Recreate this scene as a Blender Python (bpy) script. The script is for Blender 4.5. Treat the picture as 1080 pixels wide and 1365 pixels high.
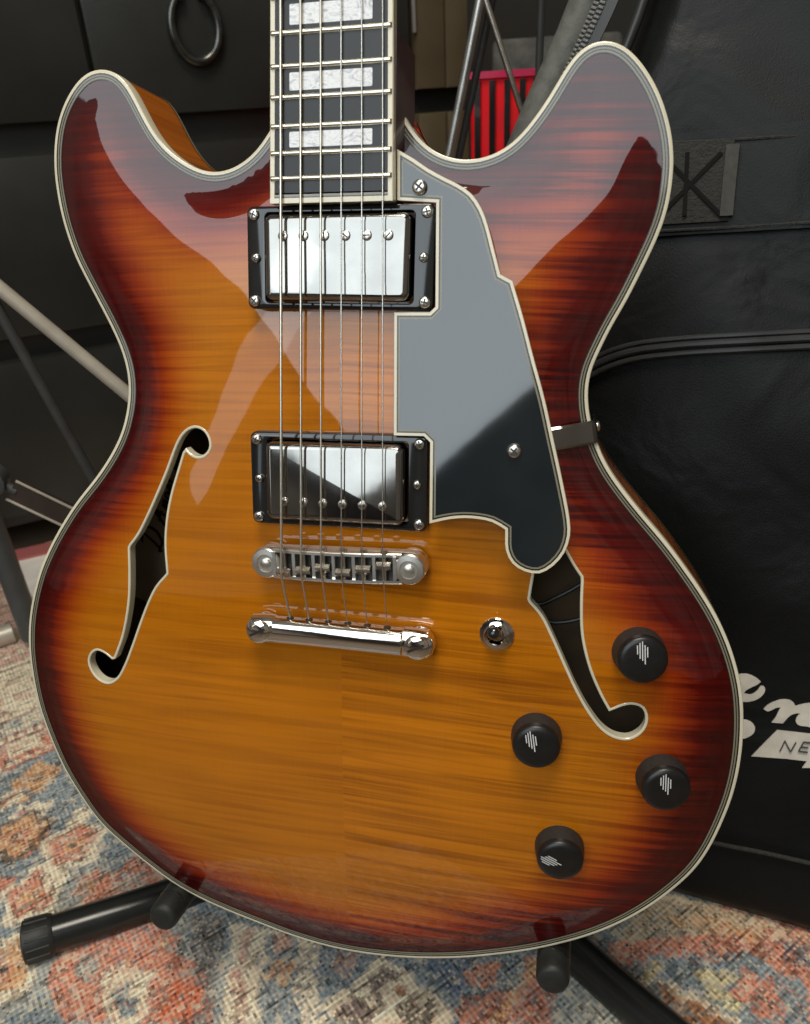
import bpy, bmesh, math, random
import numpy as np
from mathutils import Matrix, Quaternion, Vector
from mathutils.geometry import delaunay_2d_cdt

random.seed(7)
rng = np.random.default_rng(11)
S = bpy.context.scene
COL = S.collection
for o in list(bpy.data.objects):
    bpy.data.objects.remove(o)

# ------------------------------------------------------------------ camera
# guitar frame in mm: X across the body, Y up the neck, Z out of the top,
# origin at the bridge on the plane of the body edge.  The guitar leans back.
LEAN = math.radians(15.0)
FLOOR = 320.0                       # the bridge origin is this many mm above the floor
rvec = np.array([3.359175650812223, 0.061041926575373974, -0.3823833888199013])
tvec = np.array([-29.465089763277774, 18.54443082831088, 406.9795349092232])
FPX, CX, CY = 1039.94, 540.0, 682.5


def rodr(r):
    t = np.linalg.norm(r)
    k = r / t
    K = np.array([[0, -k[2], k[1]], [k[2], 0, -k[0]], [-k[1], k[0], 0]])
    return np.eye(3) + math.sin(t) * K + (1 - math.cos(t)) * K @ K


RC = rodr(rvec)
CG = -RC.T @ tvec                   # camera position in the guitar frame
GW = np.array([[1, 0, 0],
               [0, math.sin(LEAN), -math.cos(LEAN)],
               [0, math.cos(LEAN), math.sin(LEAN)]])
CW = GW @ CG + np.array([0, 0, FLOOR])


def gw(p):                          # guitar mm -> world mm
    return GW @ np.asarray(p, float) + np.array([0, 0, FLOOR])


def gray(px, py):
    return RC.T @ np.array([(px - CX) / FPX, (py - CY) / FPX, 1.0])


def gp(px, py, z):                  # photo pixel -> guitar point at height z over the edge plane
    d = gray(px, py)
    return CG + d * (z - CG[2]) / d[2]


def wray(px, py):
    return GW @ gray(px, py)


def fl(px, py, z=0.0):              # photo pixel -> world point on a horizontal plane (mm)
    d = wray(px, py)
    return CW + d * (z - CW[2]) / d[2]


def pl(px, py, P0, N):              # photo pixel -> world point on any plane (mm)
    d = wray(px, py)
    return CW + d * (np.dot(np.asarray(P0) - CW, N) / np.dot(d, N))


cam_d = bpy.data.cameras.new("camera")
cam = bpy.data.objects.new("camera", cam_d)
COL.objects.link(cam)
S.camera = cam
cam_d.sensor_fit = 'AUTO'
cam_d.sensor_width = 36.0
cam_d.lens = FPX / 1365.0 * 36.0
cam_d.clip_start = 0.01
cam_d.clip_end = 60.0
Rw = GW @ RC.T                      # columns: camera x, y(down), z(forward) in world
M3 = np.column_stack([Rw[:, 0], -Rw[:, 1], -Rw[:, 2]])
M = Matrix.Identity(4)
for i in range(3):
    for j in range(3):
        M[i][j] = M3[i, j]
    M[i][3] = CW[i] / 1000.0
cam.matrix_world = M
cam_d.dof.use_dof = True
cam_d.dof.focus_distance = 0.40
cam_d.dof.aperture_fstop = 13.0

# ------------------------------------------------------------------ world, lamps, exposure
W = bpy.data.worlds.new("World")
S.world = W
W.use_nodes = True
# noise blotches standing in for the room, added to vary reflections in the metal
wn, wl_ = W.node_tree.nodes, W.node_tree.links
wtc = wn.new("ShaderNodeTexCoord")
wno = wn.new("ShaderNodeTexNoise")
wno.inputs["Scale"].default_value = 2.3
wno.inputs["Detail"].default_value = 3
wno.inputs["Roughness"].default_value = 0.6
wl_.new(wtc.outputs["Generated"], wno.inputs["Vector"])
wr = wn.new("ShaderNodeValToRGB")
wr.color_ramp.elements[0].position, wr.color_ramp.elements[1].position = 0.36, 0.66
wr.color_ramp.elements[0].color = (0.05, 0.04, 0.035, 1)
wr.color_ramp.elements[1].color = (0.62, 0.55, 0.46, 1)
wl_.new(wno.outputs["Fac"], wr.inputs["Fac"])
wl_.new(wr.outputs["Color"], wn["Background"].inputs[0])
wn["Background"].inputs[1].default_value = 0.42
S.view_settings.view_transform = 'Standard'
S.view_settings.look = 'None'
S.view_settings.exposure = 0.0
S.view_settings.gamma = 1.0
S.render.resolution_x, S.render.resolution_y = 810, 1024


def area_lamp(name, pos_g, aim_g, sx, sy, radiance, col, spin=0.0):
    """rectangular window-like lamp; position and aim in the guitar frame (mm)"""
    ld = bpy.data.lights.new(name, 'AREA')
    ld.shape = 'RECTANGLE'
    ld.size, ld.size_y = sx, sy
    ld.energy = radiance * math.pi * sx * sy
    ld.color = col
    o = bpy.data.objects.new(name, ld)
    COL.objects.link(o)
    p = Vector(gw(pos_g) / 1000)
    a = Vector(gw(aim_g) / 1000)
    o.location = p
    o.rotation_euler = ((a - p).to_track_quat('-Z', 'Y') @ Quaternion((0, 0, 1), math.radians(spin))).to_euler()
    return o


area_lamp("window_lamp", (-350, 720, 1500), (-350, 500, 0), 1.30, 1.30, 3.0, (0.84, 0.94, 1.0), 43)
# the narrow side light of the same window
area_lamp("window_lamp", (-930, 147, 1584), (-930, -73, 84), 0.16, 1.15, 1.5, (0.84, 0.94, 1.0), -47)
area_lamp("overhead_fill", (60, 1550, 760), (-40, -60, 0), 0.62, 0.55, 18.5, (1.0, 0.92, 0.80))  # unseen fill light added overhead to brighten the rug and body


# ------------------------------------------------------------------ node helpers
def mat(name):
    m = bpy.data.materials.new(name)
    m.use_nodes = True
    return m, m.node_tree.nodes, m.node_tree.links, m.node_tree.nodes["Principled BSDF"]


def simple(name, col, rough=0.5, metal=0.0, coat=0.0, spec=0.5, bump=None, vary=0.0, vscale=60, ior=None):
    m, N, L, B = mat(name)
    B.inputs["Base Color"].default_value = (*col, 1)
    B.inputs["Roughness"].default_value = rough
    B.inputs["Metallic"].default_value = metal
    B.inputs["Coat Weight"].default_value = coat
    B.inputs["Coat Roughness"].default_value = 0.04
    B.inputs["Specular IOR Level"].default_value = spec
    if ior:
        B.inputs["IOR"].default_value = ior
    tc = N.new("ShaderNodeTexCoord")
    if vary:
        n = N.new("ShaderNodeTexNoise")
        n.inputs["Scale"].default_value = vscale
        n.inputs["Detail"].default_value = 5
        L.new(tc.outputs["Object"], n.inputs["Vector"])
        r = N.new("ShaderNodeValToRGB")
        r.color_ramp.elements[0].position = 0.3
        r.color_ramp.elements[1].position = 0.7
        r.color_ramp.elements[0].color = (*[max(0, c * (1 - vary)) for c in col], 1)
        r.color_ramp.elements[1].color = (*[min(1, c * (1 + vary)) for c in col], 1)
        L.new(n.outputs["Fac"], r.inputs["Fac"])
        L.new(r.outputs["Color"], B.inputs["Base Color"])
        mr = N.new("ShaderNodeMapRange")
        mr.inputs["To Min"].default_value = max(0.02, rough * 0.8)
        mr.inputs["To Max"].default_value = min(1, rough * 1.25)
        L.new(n.outputs["Fac"], mr.inputs["Value"])
        L.new(mr.outputs["Result"], B.inputs["Roughness"])
    if bump:
        sc, st, dist = bump
        n2 = N.new("ShaderNodeTexNoise")
        n2.inputs["Scale"].default_value = sc
        n2.inputs["Detail"].default_value = 4
        L.new(tc.outputs["Object"], n2.inputs["Vector"])
        b = N.new("ShaderNodeBump")
        b.inputs["Strength"].default_value = st
        b.inputs["Distance"].default_value = dist
        L.new(n2.outputs["Fac"], b.inputs["Height"])
        L.new(b.outputs["Normal"], B.inputs["Normal"])
    return m


def math_node(N, L, op, a, b=None, clamp=False):
    n = N.new("ShaderNodeMath")
    n.operation = op
    n.use_clamp = clamp
    for i, v in enumerate((a, b)):
        if v is None:
            continue
        if isinstance(v, (int, float)):
            n.inputs[i].default_value = v
        else:
            L.new(v, n.inputs[i])
    return n.outputs[0]


def ramp(N, L, fac, stops, interp='LINEAR'):
    r = N.new("ShaderNodeValToRGB")
    e = r.color_ramp.elements
    r.color_ramp.interpolation = interp
    while len(e) < len(stops):
        e.new(0.5)
    for k, (pos, c) in enumerate(stops):
        e[k].position = pos
        e[k].color = (*c, 1)
    L.new(fac, r.inputs["Fac"])
    return r.outputs["Color"]


def maple_material(name, attr=True):
    """book-matched flame maple under a glossy sunburst lacquer"""
    m, N, L, B = mat(name)
    tc = N.new("ShaderNodeTexCoord")
    sep = N.new("ShaderNodeSeparateXYZ")
    L.new(tc.outputs["Object"], sep.inputs[0])
    X, Y, Z = sep.outputs
    ax = math_node(N, L, 'ABSOLUTE', X)
    side = math_node(N, L, 'GREATER_THAN', X, 0.0)

    def noise(sx, sy, off, detail=3, dist=0.0, rough=0.5):
        u = math_node(N, L, 'MULTIPLY', ax, sx)
        tilt = math_node(N, L, 'MULTIPLY', ax, 0.03)
        yy = math_node(N, L, 'ADD', Y, tilt)
        v = math_node(N, L, 'MULTIPLY', yy, sy)
        w = math_node(N, L, 'ADD', math_node(N, L, 'MULTIPLY', side, 0.30), off)
        c = N.new("ShaderNodeCombineXYZ")
        for i, q in enumerate((u, v, w)):
            L.new(q, c.inputs[i])
        n = N.new("ShaderNodeTexNoise")
        n.inputs["Scale"].default_value = 1.0
        n.inputs["Detail"].default_value = detail
        n.inputs["Distortion"].default_value = dist
        n.inputs["Roughness"].default_value = rough
        L.new(c.outputs[0], n.inputs["Vector"])
        return n.outputs["Fac"]

    broad = noise(9, 48, 0.0, 2, 0.5)
    stripe = noise(8, 290, 4.0, 3, 0.9, 0.55)
    mrs = N.new("ShaderNodeMapRange")
    mrs.interpolation_type = 'SMOOTHSTEP'
    mrs.inputs["From Min"].default_value, mrs.inputs["From Max"].default_value = 0.32, 0.66
    L.new(stripe, mrs.inputs["Value"])
    stripe = mrs.outputs["Result"]
    patch = noise(11, 14, 21.0, 2, 0.3)
    grain = noise(900, 30, 9.0, 3, 0.0, 0.6)
    cloud = noise(14, 9, 14.0, 3, 0.3)
    # the treble half carries the stronger figure
    amp = math_node(N, L, 'ADD', math_node(N, L, 'MULTIPLY', side, 0.50), 0.55)
    f = math_node(N, L, 'ADD', math_node(N, L, 'MULTIPLY', math_node(N, L, 'MULTIPLY', math_node(N, L, 'SUBTRACT', stripe, 0.55), math_node(N, L, 'MULTIPLY', patch, 1.5)), 0.95),
                  math_node(N, L, 'MULTIPLY', math_node(N, L, 'SUBTRACT', broad, 0.5), 1.3))
    f = math_node(N, L, 'MULTIPLY', f, amp)
    f = math_node(N, L, 'ADD', f, math_node(N, L, 'MULTIPLY', math_node(N, L, 'SUBTRACT', grain, 0.5), 0.22))
    f = math_node(N, L, 'ADD', f, math_node(N, L, 'MULTIPLY', math_node(N, L, 'SUBTRACT', cloud, 0.5), 0.35))
    if attr:
        a = N.new("ShaderNodeAttribute")
        a.attribute_name = "burst"
        t = a.outputs["Fac"]
    else:
        t = N.new("ShaderNodeValue").outputs[0]
        t.default_value = 0.78
    t2 = math_node(N, L, 'ADD', t, math_node(N, L, 'MULTIPLY', f, 0.22), True)
    base = ramp(N, L, t2, [(0.0, (0.045, 0.0006, 0.0006)), (0.18, (0.090, 0.0020, 0.0007)),
                           (0.38, (0.255, 0.024, 0.0012)), (0.58, (0.375, 0.068, 0.0014)),
                           (0.78, (0.44, 0.112, 0.0016)), (1.0, (0.47, 0.145, 0.0020))])
    k = math_node(N, L, 'ADD', math_node(N, L, 'MULTIPLY', f, 0.52), 0.97)
    mul = N.new("ShaderNodeVectorMath")
    mul.operation = 'SCALE'
    L.new(base, mul.inputs[0])
    L.new(k, mul.inputs["Scale"])
    L.new(mul.outputs[0], B.inputs["Base Color"])
    B.inputs["Roughness"].default_value = 0.38
    B.inputs["Specular IOR Level"].default_value = 0.06
    B.inputs["Coat Weight"].default_value = 1.0
    B.inputs["Coat Roughness"].default_value = 0.022
    B.inputs["Coat IOR"].default_value = 1.56
    # very slight lacquer waviness
    n = N.new("ShaderNodeTexNoise")
    n.inputs["Scale"].default_value = 15
    n.inputs["Detail"].default_value = 2
    L.new(tc.outputs["Object"], n.inputs["Vector"])
    b = N.new("ShaderNodeBump")
    b.inputs["Strength"].default_value = 0.20
    b.inputs["Distance"].default_value = 0.002
    L.new(n.outputs["Fac"], b.inputs["Height"])
    L.new(b.outputs["Normal"], B.inputs["Coat Normal"])
    return m


def pearl_material():
    m, N, L, B = mat("pearl_block")
    tc = N.new("ShaderNodeTexCoord")
    mp = N.new("ShaderNodeMapping")
    mp.inputs["Scale"].default_value = (1, 1.6, 1)
    mp.inputs["Rotation"].default_value = (0, 0, 0.6)
    L.new(tc.outputs["Object"], mp.inputs["Vector"])
    v = N.new("ShaderNodeTexNoise")
    v.inputs["Scale"].default_value = 120
    v.inputs["Detail"].default_value = 4
    v.inputs["Distortion"].default_value = 2.5
    L.new(mp.outputs[0], v.inputs["Vector"])
    c = ramp(N, L, v.outputs["Fac"], [(0.25, (0.30, 0.31, 0.33)), (0.42, (0.62, 0.62, 0.64)),
                                      (0.55, (0.80, 0.80, 0.80)), (0.75, (0.50, 0.52, 0.54))])
    L.new(c, B.inputs["Base Color"])
    B.inputs["Roughness"].default_value = 0.25
    B.inputs["Coat Weight"].default_value = 0.5
    return m


MT = {}
MT['maple'] = maple_material("flame_maple_sunburst")
MT['side'] = maple_material("maple_side", False)
MT['cream'] = simple("cream_binding", (0.70, 0.64, 0.47), 0.22, coat=0.5, vary=0.06)
MT['cream2'] = simple("aged_cream_ply", (0.21, 0.19, 0.13), 0.25, coat=0.5, vary=0.05)
MT['blackply'] = simple("black_ply", (0.014, 0.013, 0.012), 0.2, coat=0.5)
MT['guard'] = simple("gloss_black_plate", (0.005, 0.010, 0.013), 0.05, spec=0.5, ior=1.85, vary=0.2, vscale=35, bump=(6, 0.10, 0.003))
MT['ring'] = simple("black_plastic", (0.010, 0.011, 0.012), 0.09, spec=0.5, ior=1.62, vary=0.1)
MT['nickel'] = simple("polished_nickel", (0.80, 0.76, 0.70), 0.07, 1.0, vary=0.05, vscale=25, bump=(18, 0.12, 0.003))
MT['cover'] = simple("nickel_cover", (0.31, 0.30, 0.28), 0.09, 1.0, vary=0.10, vscale=60, bump=(14, 0.10, 0.003))
MT['nickel_dull'] = simple("brushed_nickel", (0.66, 0.62, 0.55), 0.22, 1.0, vary=0.1, vscale=90)
MT['satin'] = simple('satin_nickel', (0.80, 0.77, 0.71), 0.30, 1.0, vary=0.06, vscale=60)
MT['slot'] = simple("recess_shade", (0.02, 0.018, 0.016), 0.5)  # dark colour painted in for the shade inside slots and holes
MT['ebony'] = simple("ebony", (0.013, 0.013, 0.015), 0.42, vary=0.35, vscale=180)
MT['fret'] = simple("fret_wire", (0.74, 0.70, 0.58), 0.22, 1.0)
MT['pearl'] = pearl_material()
MT['neck'] = simple("neck_mahogany", (0.050, 0.007, 0.004), 0.40, coat=0.25, vary=0.3, vscale=40)
MT['wound'] = simple("wound_string", (0.82, 0.76, 0.64), 0.32, 1.0)
MT['plain'] = simple("plain_string", (0.80, 0.77, 0.70), 0.22, 1.0)
MT['knob'] = simple("knob_rubber_black", (0.009, 0.0085, 0.008), 0.34, vary=0.15, vscale=200)
MT['knobside'] = simple("knob_side_black", (0.020, 0.018, 0.016), 0.62, vary=0.2, vscale=400)
MT['white'] = simple("white_print", (0.72, 0.72, 0.70), 0.5)
MT['inside'] = simple("bare_wood_inside", (0.13, 0.085, 0.045), 0.8, vary=0.25, vscale=60)
MT['paper'] = simple("paper_label", (0.42, 0.36, 0.25), 0.85, vary=0.08)
MT['ink'] = simple("label_ink", (0.02, 0.014, 0.01), 0.8)
MT['wire'] = simple("wire_black", (0.008, 0.008, 0.008), 0.45)


# ------------------------------------------------------------------ mesh helpers
class MB:
    """collects verts and faces (mm) and links them as one mesh object"""

    def __init__(self):
        self.V, self.F, self.I = [], [], []

    def add(self, V, F, mi=0):
        b = len(self.V)
        self.V.extend([tuple(v) for v in V])
        for f in F:
            self.F.append(tuple(b + i for i in f))
            self.I.append(mi)
        return self

    def loft(self, loops, cap0=True, cap1=True, closed=True, mi=0, mi1=None):
        n = len(loops[0])
        V = [p for lp in loops for p in lp]
        F = []
        for k in range(len(loops) - 1):
            for i in range(n if closed else n - 1):
                j = (i + 1) % n
                F.append((k * n + i, k * n + j, (k + 1) * n + j, (k + 1) * n + i))
        b = len(self.V)
        self.add(V, F, mi)
        if cap0:
            self.F.append(tuple(b + i for i in reversed(range(n))))
            self.I.append(mi)
        if cap1:
            o = b + (len(loops) - 1) * n
            self.F.append(tuple(o + i for i in range(n)))
            self.I.append(mi if mi1 is None else mi1)
        return self

    def tube(self, pts, r, n=10, mi=0, caps=True):
        pts = [np.asarray(p, float) for p in pts]
        rs = r if hasattr(r, '__len__') else [r] * len(pts)
        loops = []
        up = None
        for k, p in enumerate(pts):
            t = pts[min(k + 1, len(pts) - 1)] - pts[max(k - 1, 0)]
            t = t / (np.linalg.norm(t) + 1e-12)
            if up is None:
                a = np.array([0, 0, 1.0]) if abs(t[2]) < 0.9 else np.array([1.0, 0, 0])
                up = np.cross(t, np.cross(a, t))
            up = up - t * np.dot(up, t)
            up /= np.linalg.norm(up)
            s = np.cross(t, up)
            loops.append([p + rs[k] * (math.cos(q) * up + math.sin(q) * s)
                          for q in [2 * math.pi * i / n for i in range(n)]])
        return self.loft(loops, caps, caps, mi=mi)

    def lathe(self, prof, c=(0, 0, 0), n=24, mi=0, cap0=True, cap1=True, mi1=None):
        loops = [[(c[0] + r * math.cos(2 * math.pi * i / n), c[1] + r * math.sin(2 * math.pi * i / n), c[2] + z)
                  for i in range(n)] for r, z in prof]
        return self.loft(loops, cap0, cap1, mi=mi, mi1=mi1)

    def box(self, x0, x1, y0, y1, z0, z1, mi=0):
        V = [(x0, y0, z0), (x1, y0, z0), (x1, y1, z0), (x0, y1, z0), (x0, y0, z1), (x1, y0, z1), (x1, y1, z1), (x0, y1, z1)]
        F = [(3, 2, 1, 0), (4, 5, 6, 7), (0, 1, 5, 4), (1, 2, 6, 5), (2, 3, 7, 6), (3, 0, 4, 7)]
        return self.add(V, F, mi)

    def bbox(self, x0, x1, y0, y1, z0, z1, b=0.5, mi=0):
        """box with bevelled top edges"""
        w, h = x1 - x0, y1 - y0
        cx, cy = (x0 + x1) / 2, (y0 + y1) / 2
        r = min(b * 1.5, w * 0.45, h * 0.45)
        L0 = [(cx + x, cy + y) for x, y in rrect(w, h, r, 3)]
        L1 = [(cx + x, cy + y) for x, y in rrect(w - b * 0.6, h - b * 0.6, max(r - b * .3, .05), 3)]
        L2 = [(cx + x, cy + y) for x, y in rrect(w - 2 * b, h - 2 * b, max(r - b, .05), 3)]
        return self.loft([[(x, y, z0) for x, y in L0], [(x, y, z1 - b) for x, y in L0],
                          [(x, y, z1 - b * .3) for x, y in L1], [(x, y, z1) for x, y in L2]], mi=mi)

    def mesh(self, name, mats, ang=38, base=(0, 0, 0)):
        me = bpy.data.meshes.new(name)
        b = np.asarray(base, float)
        me.from_pydata([tuple((np.asarray(v, float) - b) / 1000) for v in self.V], [], self.F)
        for m in (mats if isinstance(mats, (list, tuple)) else [mats]):
            me.materials.append(m)
        me.polygons.foreach_set("material_index", self.I)
        me.polygons.foreach_set("use_smooth", [True] * len(self.F))
        me.update()
        me.set_sharp_from_angle(angle=math.radians(ang))
        return me

    def build(self, name, mats, parent=None, ang=38, base=(0, 0, 0)):
        return link(name, self.mesh(name, mats, ang, base), parent)


def link(name, me, parent=None, loc=None, rot=None):
    o = bpy.data.objects.new(name, me)
    COL.objects.link(o)
    o.parent = parent
    if loc is not None:
        o.location = loc
    if rot is not None:
        o.rotation_euler = rot
    return o


def tag(o, label=None, cat=None, group=None, kind=None):
    for k, v in (('label', label), ('category', cat), ('group', group), ('kind', kind)):
        if v:
            o[k] = v
    return o


def empty(name, loc, rot=(0, 0, 0)):
    o = bpy.data.objects.new(name, None)
    COL.objects.link(o)
    o.location = loc
    o.rotation_euler = rot
    o.empty_display_size = 0.05
    return o


def rrect(w, h, r, n=5):
    P = []
    for cx, cy, a0 in ((w / 2 - r, h / 2 - r, 0), (-w / 2 + r, h / 2 - r, 90), (-w / 2 + r, -h / 2 + r, 180), (w / 2 - r, -h / 2 + r, 270)):
        for i in range(n + 1):
            a = math.radians(a0 + 90 * i / n)
            P.append((cx + r * math.cos(a), cy + r * math.sin(a)))
    return P


def catmull(P, step=3.0, closed=True):
    P = [np.asarray(p, float) for p in P]
    n = len(P)
    out = []
    rngk = range(n) if closed else range(n - 1)
    for k in rngk:
        p1, p2 = P[k], P[(k + 1) % n]
        p0 = P[(k - 1) % n] if closed or k > 0 else p1 - (p2 - p1)
        p3 = P[(k + 2) % n] if closed or k + 2 < n else p2 + (p2 - p1)
        m = max(1, int(round(np.linalg.norm(p2 - p1) / step)))
        d = [max(np.linalg.norm(b - a), 1e-6) ** 0.5 for a, b in ((p0, p1), (p1, p2), (p2, p3))]
        t0, t1 = 0, d[0]
        t2 = t1 + d[1]
        t3 = t2 + d[2]
        for i in range(m):
            t = t1 + (t2 - t1) * i / m
            A1 = (t1 - t) / (t1 - t0) * p0 + (t - t0) / (t1 - t0) * p1
            A2 = (t2 - t) / (t2 - t1) * p1 + (t - t1) / (t2 - t1) * p2
            A3 = (t3 - t) / (t3 - t2) * p2 + (t - t2) / (t3 - t2) * p3
            B1 = (t2 - t) / (t2 - t0) * A1 + (t - t0) / (t2 - t0) * A2
            B2 = (t3 - t) / (t3 - t1) * A2 + (t - t1) / (t3 - t1) * A3
            out.append((t2 - t) / (t2 - t1) * B1 + (t - t1) / (t2 - t1) * B2)
    if not closed:
        out.append(P[-1])
    return np.array(out)


def resample(P, step, closed=True):
    P = np.asarray(P, float)
    Q = np.vstack([P, P[:1]]) if closed else P
    s = np.concatenate([[0], np.cumsum(np.linalg.norm(np.diff(Q, axis=0), axis=1))])
    n = max(3, int(round(s[-1] / step)))
    t = np.linspace(0, s[-1], n, endpoint=not closed)
    return np.column_stack([np.interp(t, s, Q[:, i]) for i in range(Q.shape[1])])


def area2(P):
    P = np.asarray(P)
    return 0.5 * np.sum(P[:, 0] * np.roll(P[:, 1], -1) - np.roll(P[:, 0], -1) * P[:, 1])


def ccw(P):
    return P if area2(P) > 0 else P[::-1]


def offset_in(P, d):
    """mitred inward offset of a counter-clockwise polygon"""
    P = np.asarray(P, float)
    e = np.roll(P, -1, 0) - P
    e /= np.linalg.norm(e, axis=1)[:, None] + 1e-12
    n = np.column_stack([-e[:, 1], e[:, 0]])
    m = n + np.roll(n, 1, 0)
    L2 = np.sum(m * m, axis=1)[:, None]
    m = m * 2 / np.maximum(L2, 1.0)
    return P + d * m


def inside(P, pts):
    P = np.asarray(P)
    pts = np.asarray(pts)
    x, y = pts[:, 0], pts[:, 1]
    r = np.zeros(len(pts), bool)
    j = len(P) - 1
    for i in range(len(P)):
        yi, yj, xi, xj = P[i, 1], P[j, 1], P[i, 0], P[j, 0]
        if yi != yj:
            c = ((yi > y) != (yj > y)) & (x < (xj - xi) * (y - yi) / (yj - yi) + xi)
            r ^= c
        j = i
    return r


def dist_poly(P, pts):
    P = np.asarray(P)
    Q = np.roll(P, -1, 0)
    best = np.full(len(pts), 1e9)
    for a, b in zip(P, Q):
        d = b - a
        t = np.clip(((pts - a) @ d) / (d @ d + 1e-12), 0, 1)
        best = np.minimum(best, np.linalg.norm(pts - (a + t[:, None] * d), axis=1))
    return best


# ------------------------------------------------------------------ guitar outlines traced on the top plane
OUT_PX = [(360.7, 172), (345, 197), (327, 214.6), (309.6, 225), (288.5, 230.5), (267, 227), (246, 216), (225, 200.6),
          (211, 185), (197, 162), (183, 134), (170.6, 111), (155, 95), (137, 90), (120, 93), (105.5, 104), (90, 127),
          (77.4, 158), (72, 193.5), (72, 229), (75.7, 257), (82.7, 292), (91.5, 320), (99, 341), (115, 373), (133, 407),
          (150, 440), (163, 470), (170, 497), (171.7, 523), (168, 553), (161.7, 577), (147, 607), (127, 637), (103, 667),
          (84, 696), (69, 723), (53.5, 758), (44.5, 791), (40, 815), (38, 838), (38, 860), (40.4, 886), (44.5, 911),
          (51.5, 941.6), (60, 966.7), (70, 992), (84, 1023), (103, 1055), (133, 1097), (167, 1128), (200, 1155),
          (233, 1179), (267, 1198), (300, 1213), (340, 1229), (387, 1247), (433, 1261), (480, 1270.6), (527, 1276),
          (573, 1278), (620, 1277), (667, 1272.5), (713, 1266), (749, 1258), (784.5, 1248), (823, 1233), (862, 1212),
          (893, 1190), (924.5, 1162), (945, 1134), (962, 1100), (977, 1062), (987, 1020), (991.5, 971), (989.7, 922),
          (981, 882), (966, 841), (946.5, 804), (917, 760), (887.6, 720.5), (858, 686), (828.7, 649), (809, 620),
          (797, 593), (788, 565), (783.5, 534), (784.5, 509), (789, 489), (798, 472), (813, 440), (835, 403), (857, 359),
          (875, 322), (890, 282), (897, 242), (899, 205), (895, 172), (886, 139), (871.6, 106), (853, 79), (835, 60),
          (816.6, 52), (801, 51), (780, 58.5), (763, 75.6), (745, 105.6), (731, 130), (713.5, 155), (696, 178),
          (675, 197), (650, 209), (625.6, 213.6), (601, 211), (576, 200.6), (559, 185), (541, 160), (530.6, 134)]
o2 = np.array([gp(x, y, 0)[:2] for x, y in OUT_PX])
open_curve = catmull(o2, 2.0, closed=False)
open_curve = resample(open_curve, 2.0, closed=False)
for _ in range(14):                                   # iron out the tracing jitter
    open_curve[1:-1] = 0.5 * open_curve[1:-1] + 0.25 * (open_curve[:-2] + open_curve[2:])
OUTLINE = ccw(resample(open_curve, 2.6, closed=False))
OUTLINE = OUTLINE[::-1] if area2(OUTLINE) < 0 else OUTLINE

FL_PX = [(264, 567), (275.5, 572), (284, 585), (284, 599), (275.5, 608.5), (264, 610), (254, 605), (249, 600, 'c'), (240.6, 628),
         (232, 658.6), (226.7, 689), (225, 722.7), (228.7, 763, 'c'), (213, 781), (203, 800.6), (192, 828.5), (181, 859),
         (169.6, 887), (160, 903), (147, 911), (133.4, 908), (121, 896), (116, 881), (121, 869), (130.6, 864.7), (142, 869),
         (153, 877, 'c'), (164, 848), (169.6, 823), (173, 795), (173, 761.6), (171, 728, 'c'), (183.5, 711.5), (197.5, 683.7),
         (211, 653), (222.5, 625), (233.7, 594.6), (242, 579), (253, 569.5)]
FR_PX = [(758, 738.5), (778, 769, 'c'), (776.6, 804), (778, 844.6), (788, 888), (803.6, 925.5), (813.7, 944, 'c'), (825.5, 939),
         (842, 936.6), (857.5, 942), (864, 957.5), (857.5, 976), (839, 986), (819, 982.7), (802, 971), (785, 949), (768, 919),
         (751, 881.7), (734.5, 844.6), (721, 817.7), (704, 797.5, 'c'), (708, 767)]


def corner_curve(Q, step=2.5, closed=True):
    """Q: list of (x, y, is_corner); smooth runs between the corners"""
    n = len(Q)
    cs = [i for i in range(n) if Q[i][2]]
    if not cs:
        return catmull([q[:2] for q in Q], step)
    out = []
    for a, c in enumerate(cs):
        e = cs[(a + 1) % len(cs)]
        run = [Q[(c + k) % n][:2] for k in range(((e - c) % n or n) + 1)]
        if len(run) == 2:
            out.append(np.array(run[0]))
        else:
            cr = catmull(run, step, closed=False)
            out.extend(list(cr[:-1]))
    return np.array(out)


FZ = 8.5
FL2 = [(*gp(q[0], q[1], FZ)[:2], len(q) > 2) for q in FL_PX]
FR2 = [(*gp(q[0], q[1], FZ)[:2], len(q) > 2) for q in FR_PX]
# the top lobe of the treble f-hole is covered by the pickguard: mirror the bass one there
hid = [(-x - 0.5, y, c) for x, y, c in FL2]
up_part = [hid[(i) % len(hid)] for i in range(len(hid))]
# order of FL2 runs clockwise from the lobe top; take the mirrored points above the notches
top_right = [h for h in hid[32:39]]                  # outer (treble) edge going up to the lobe
top_left = [h for h in hid[0:11]]                    # lobe and inner edge going down
FRX = [(x, y, c) for x, y, c in FR2[1:21]]           # from the right notch round the tail to the left notch
FRall = FRX + [(x, y, c) for x, y, c in reversed(top_left)] + [(x, y, c) for x, y, c in reversed(top_right)]
FLc = ccw(corner_curve(FL2))
FRc = ccw(corner_curve(FRall))

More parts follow.
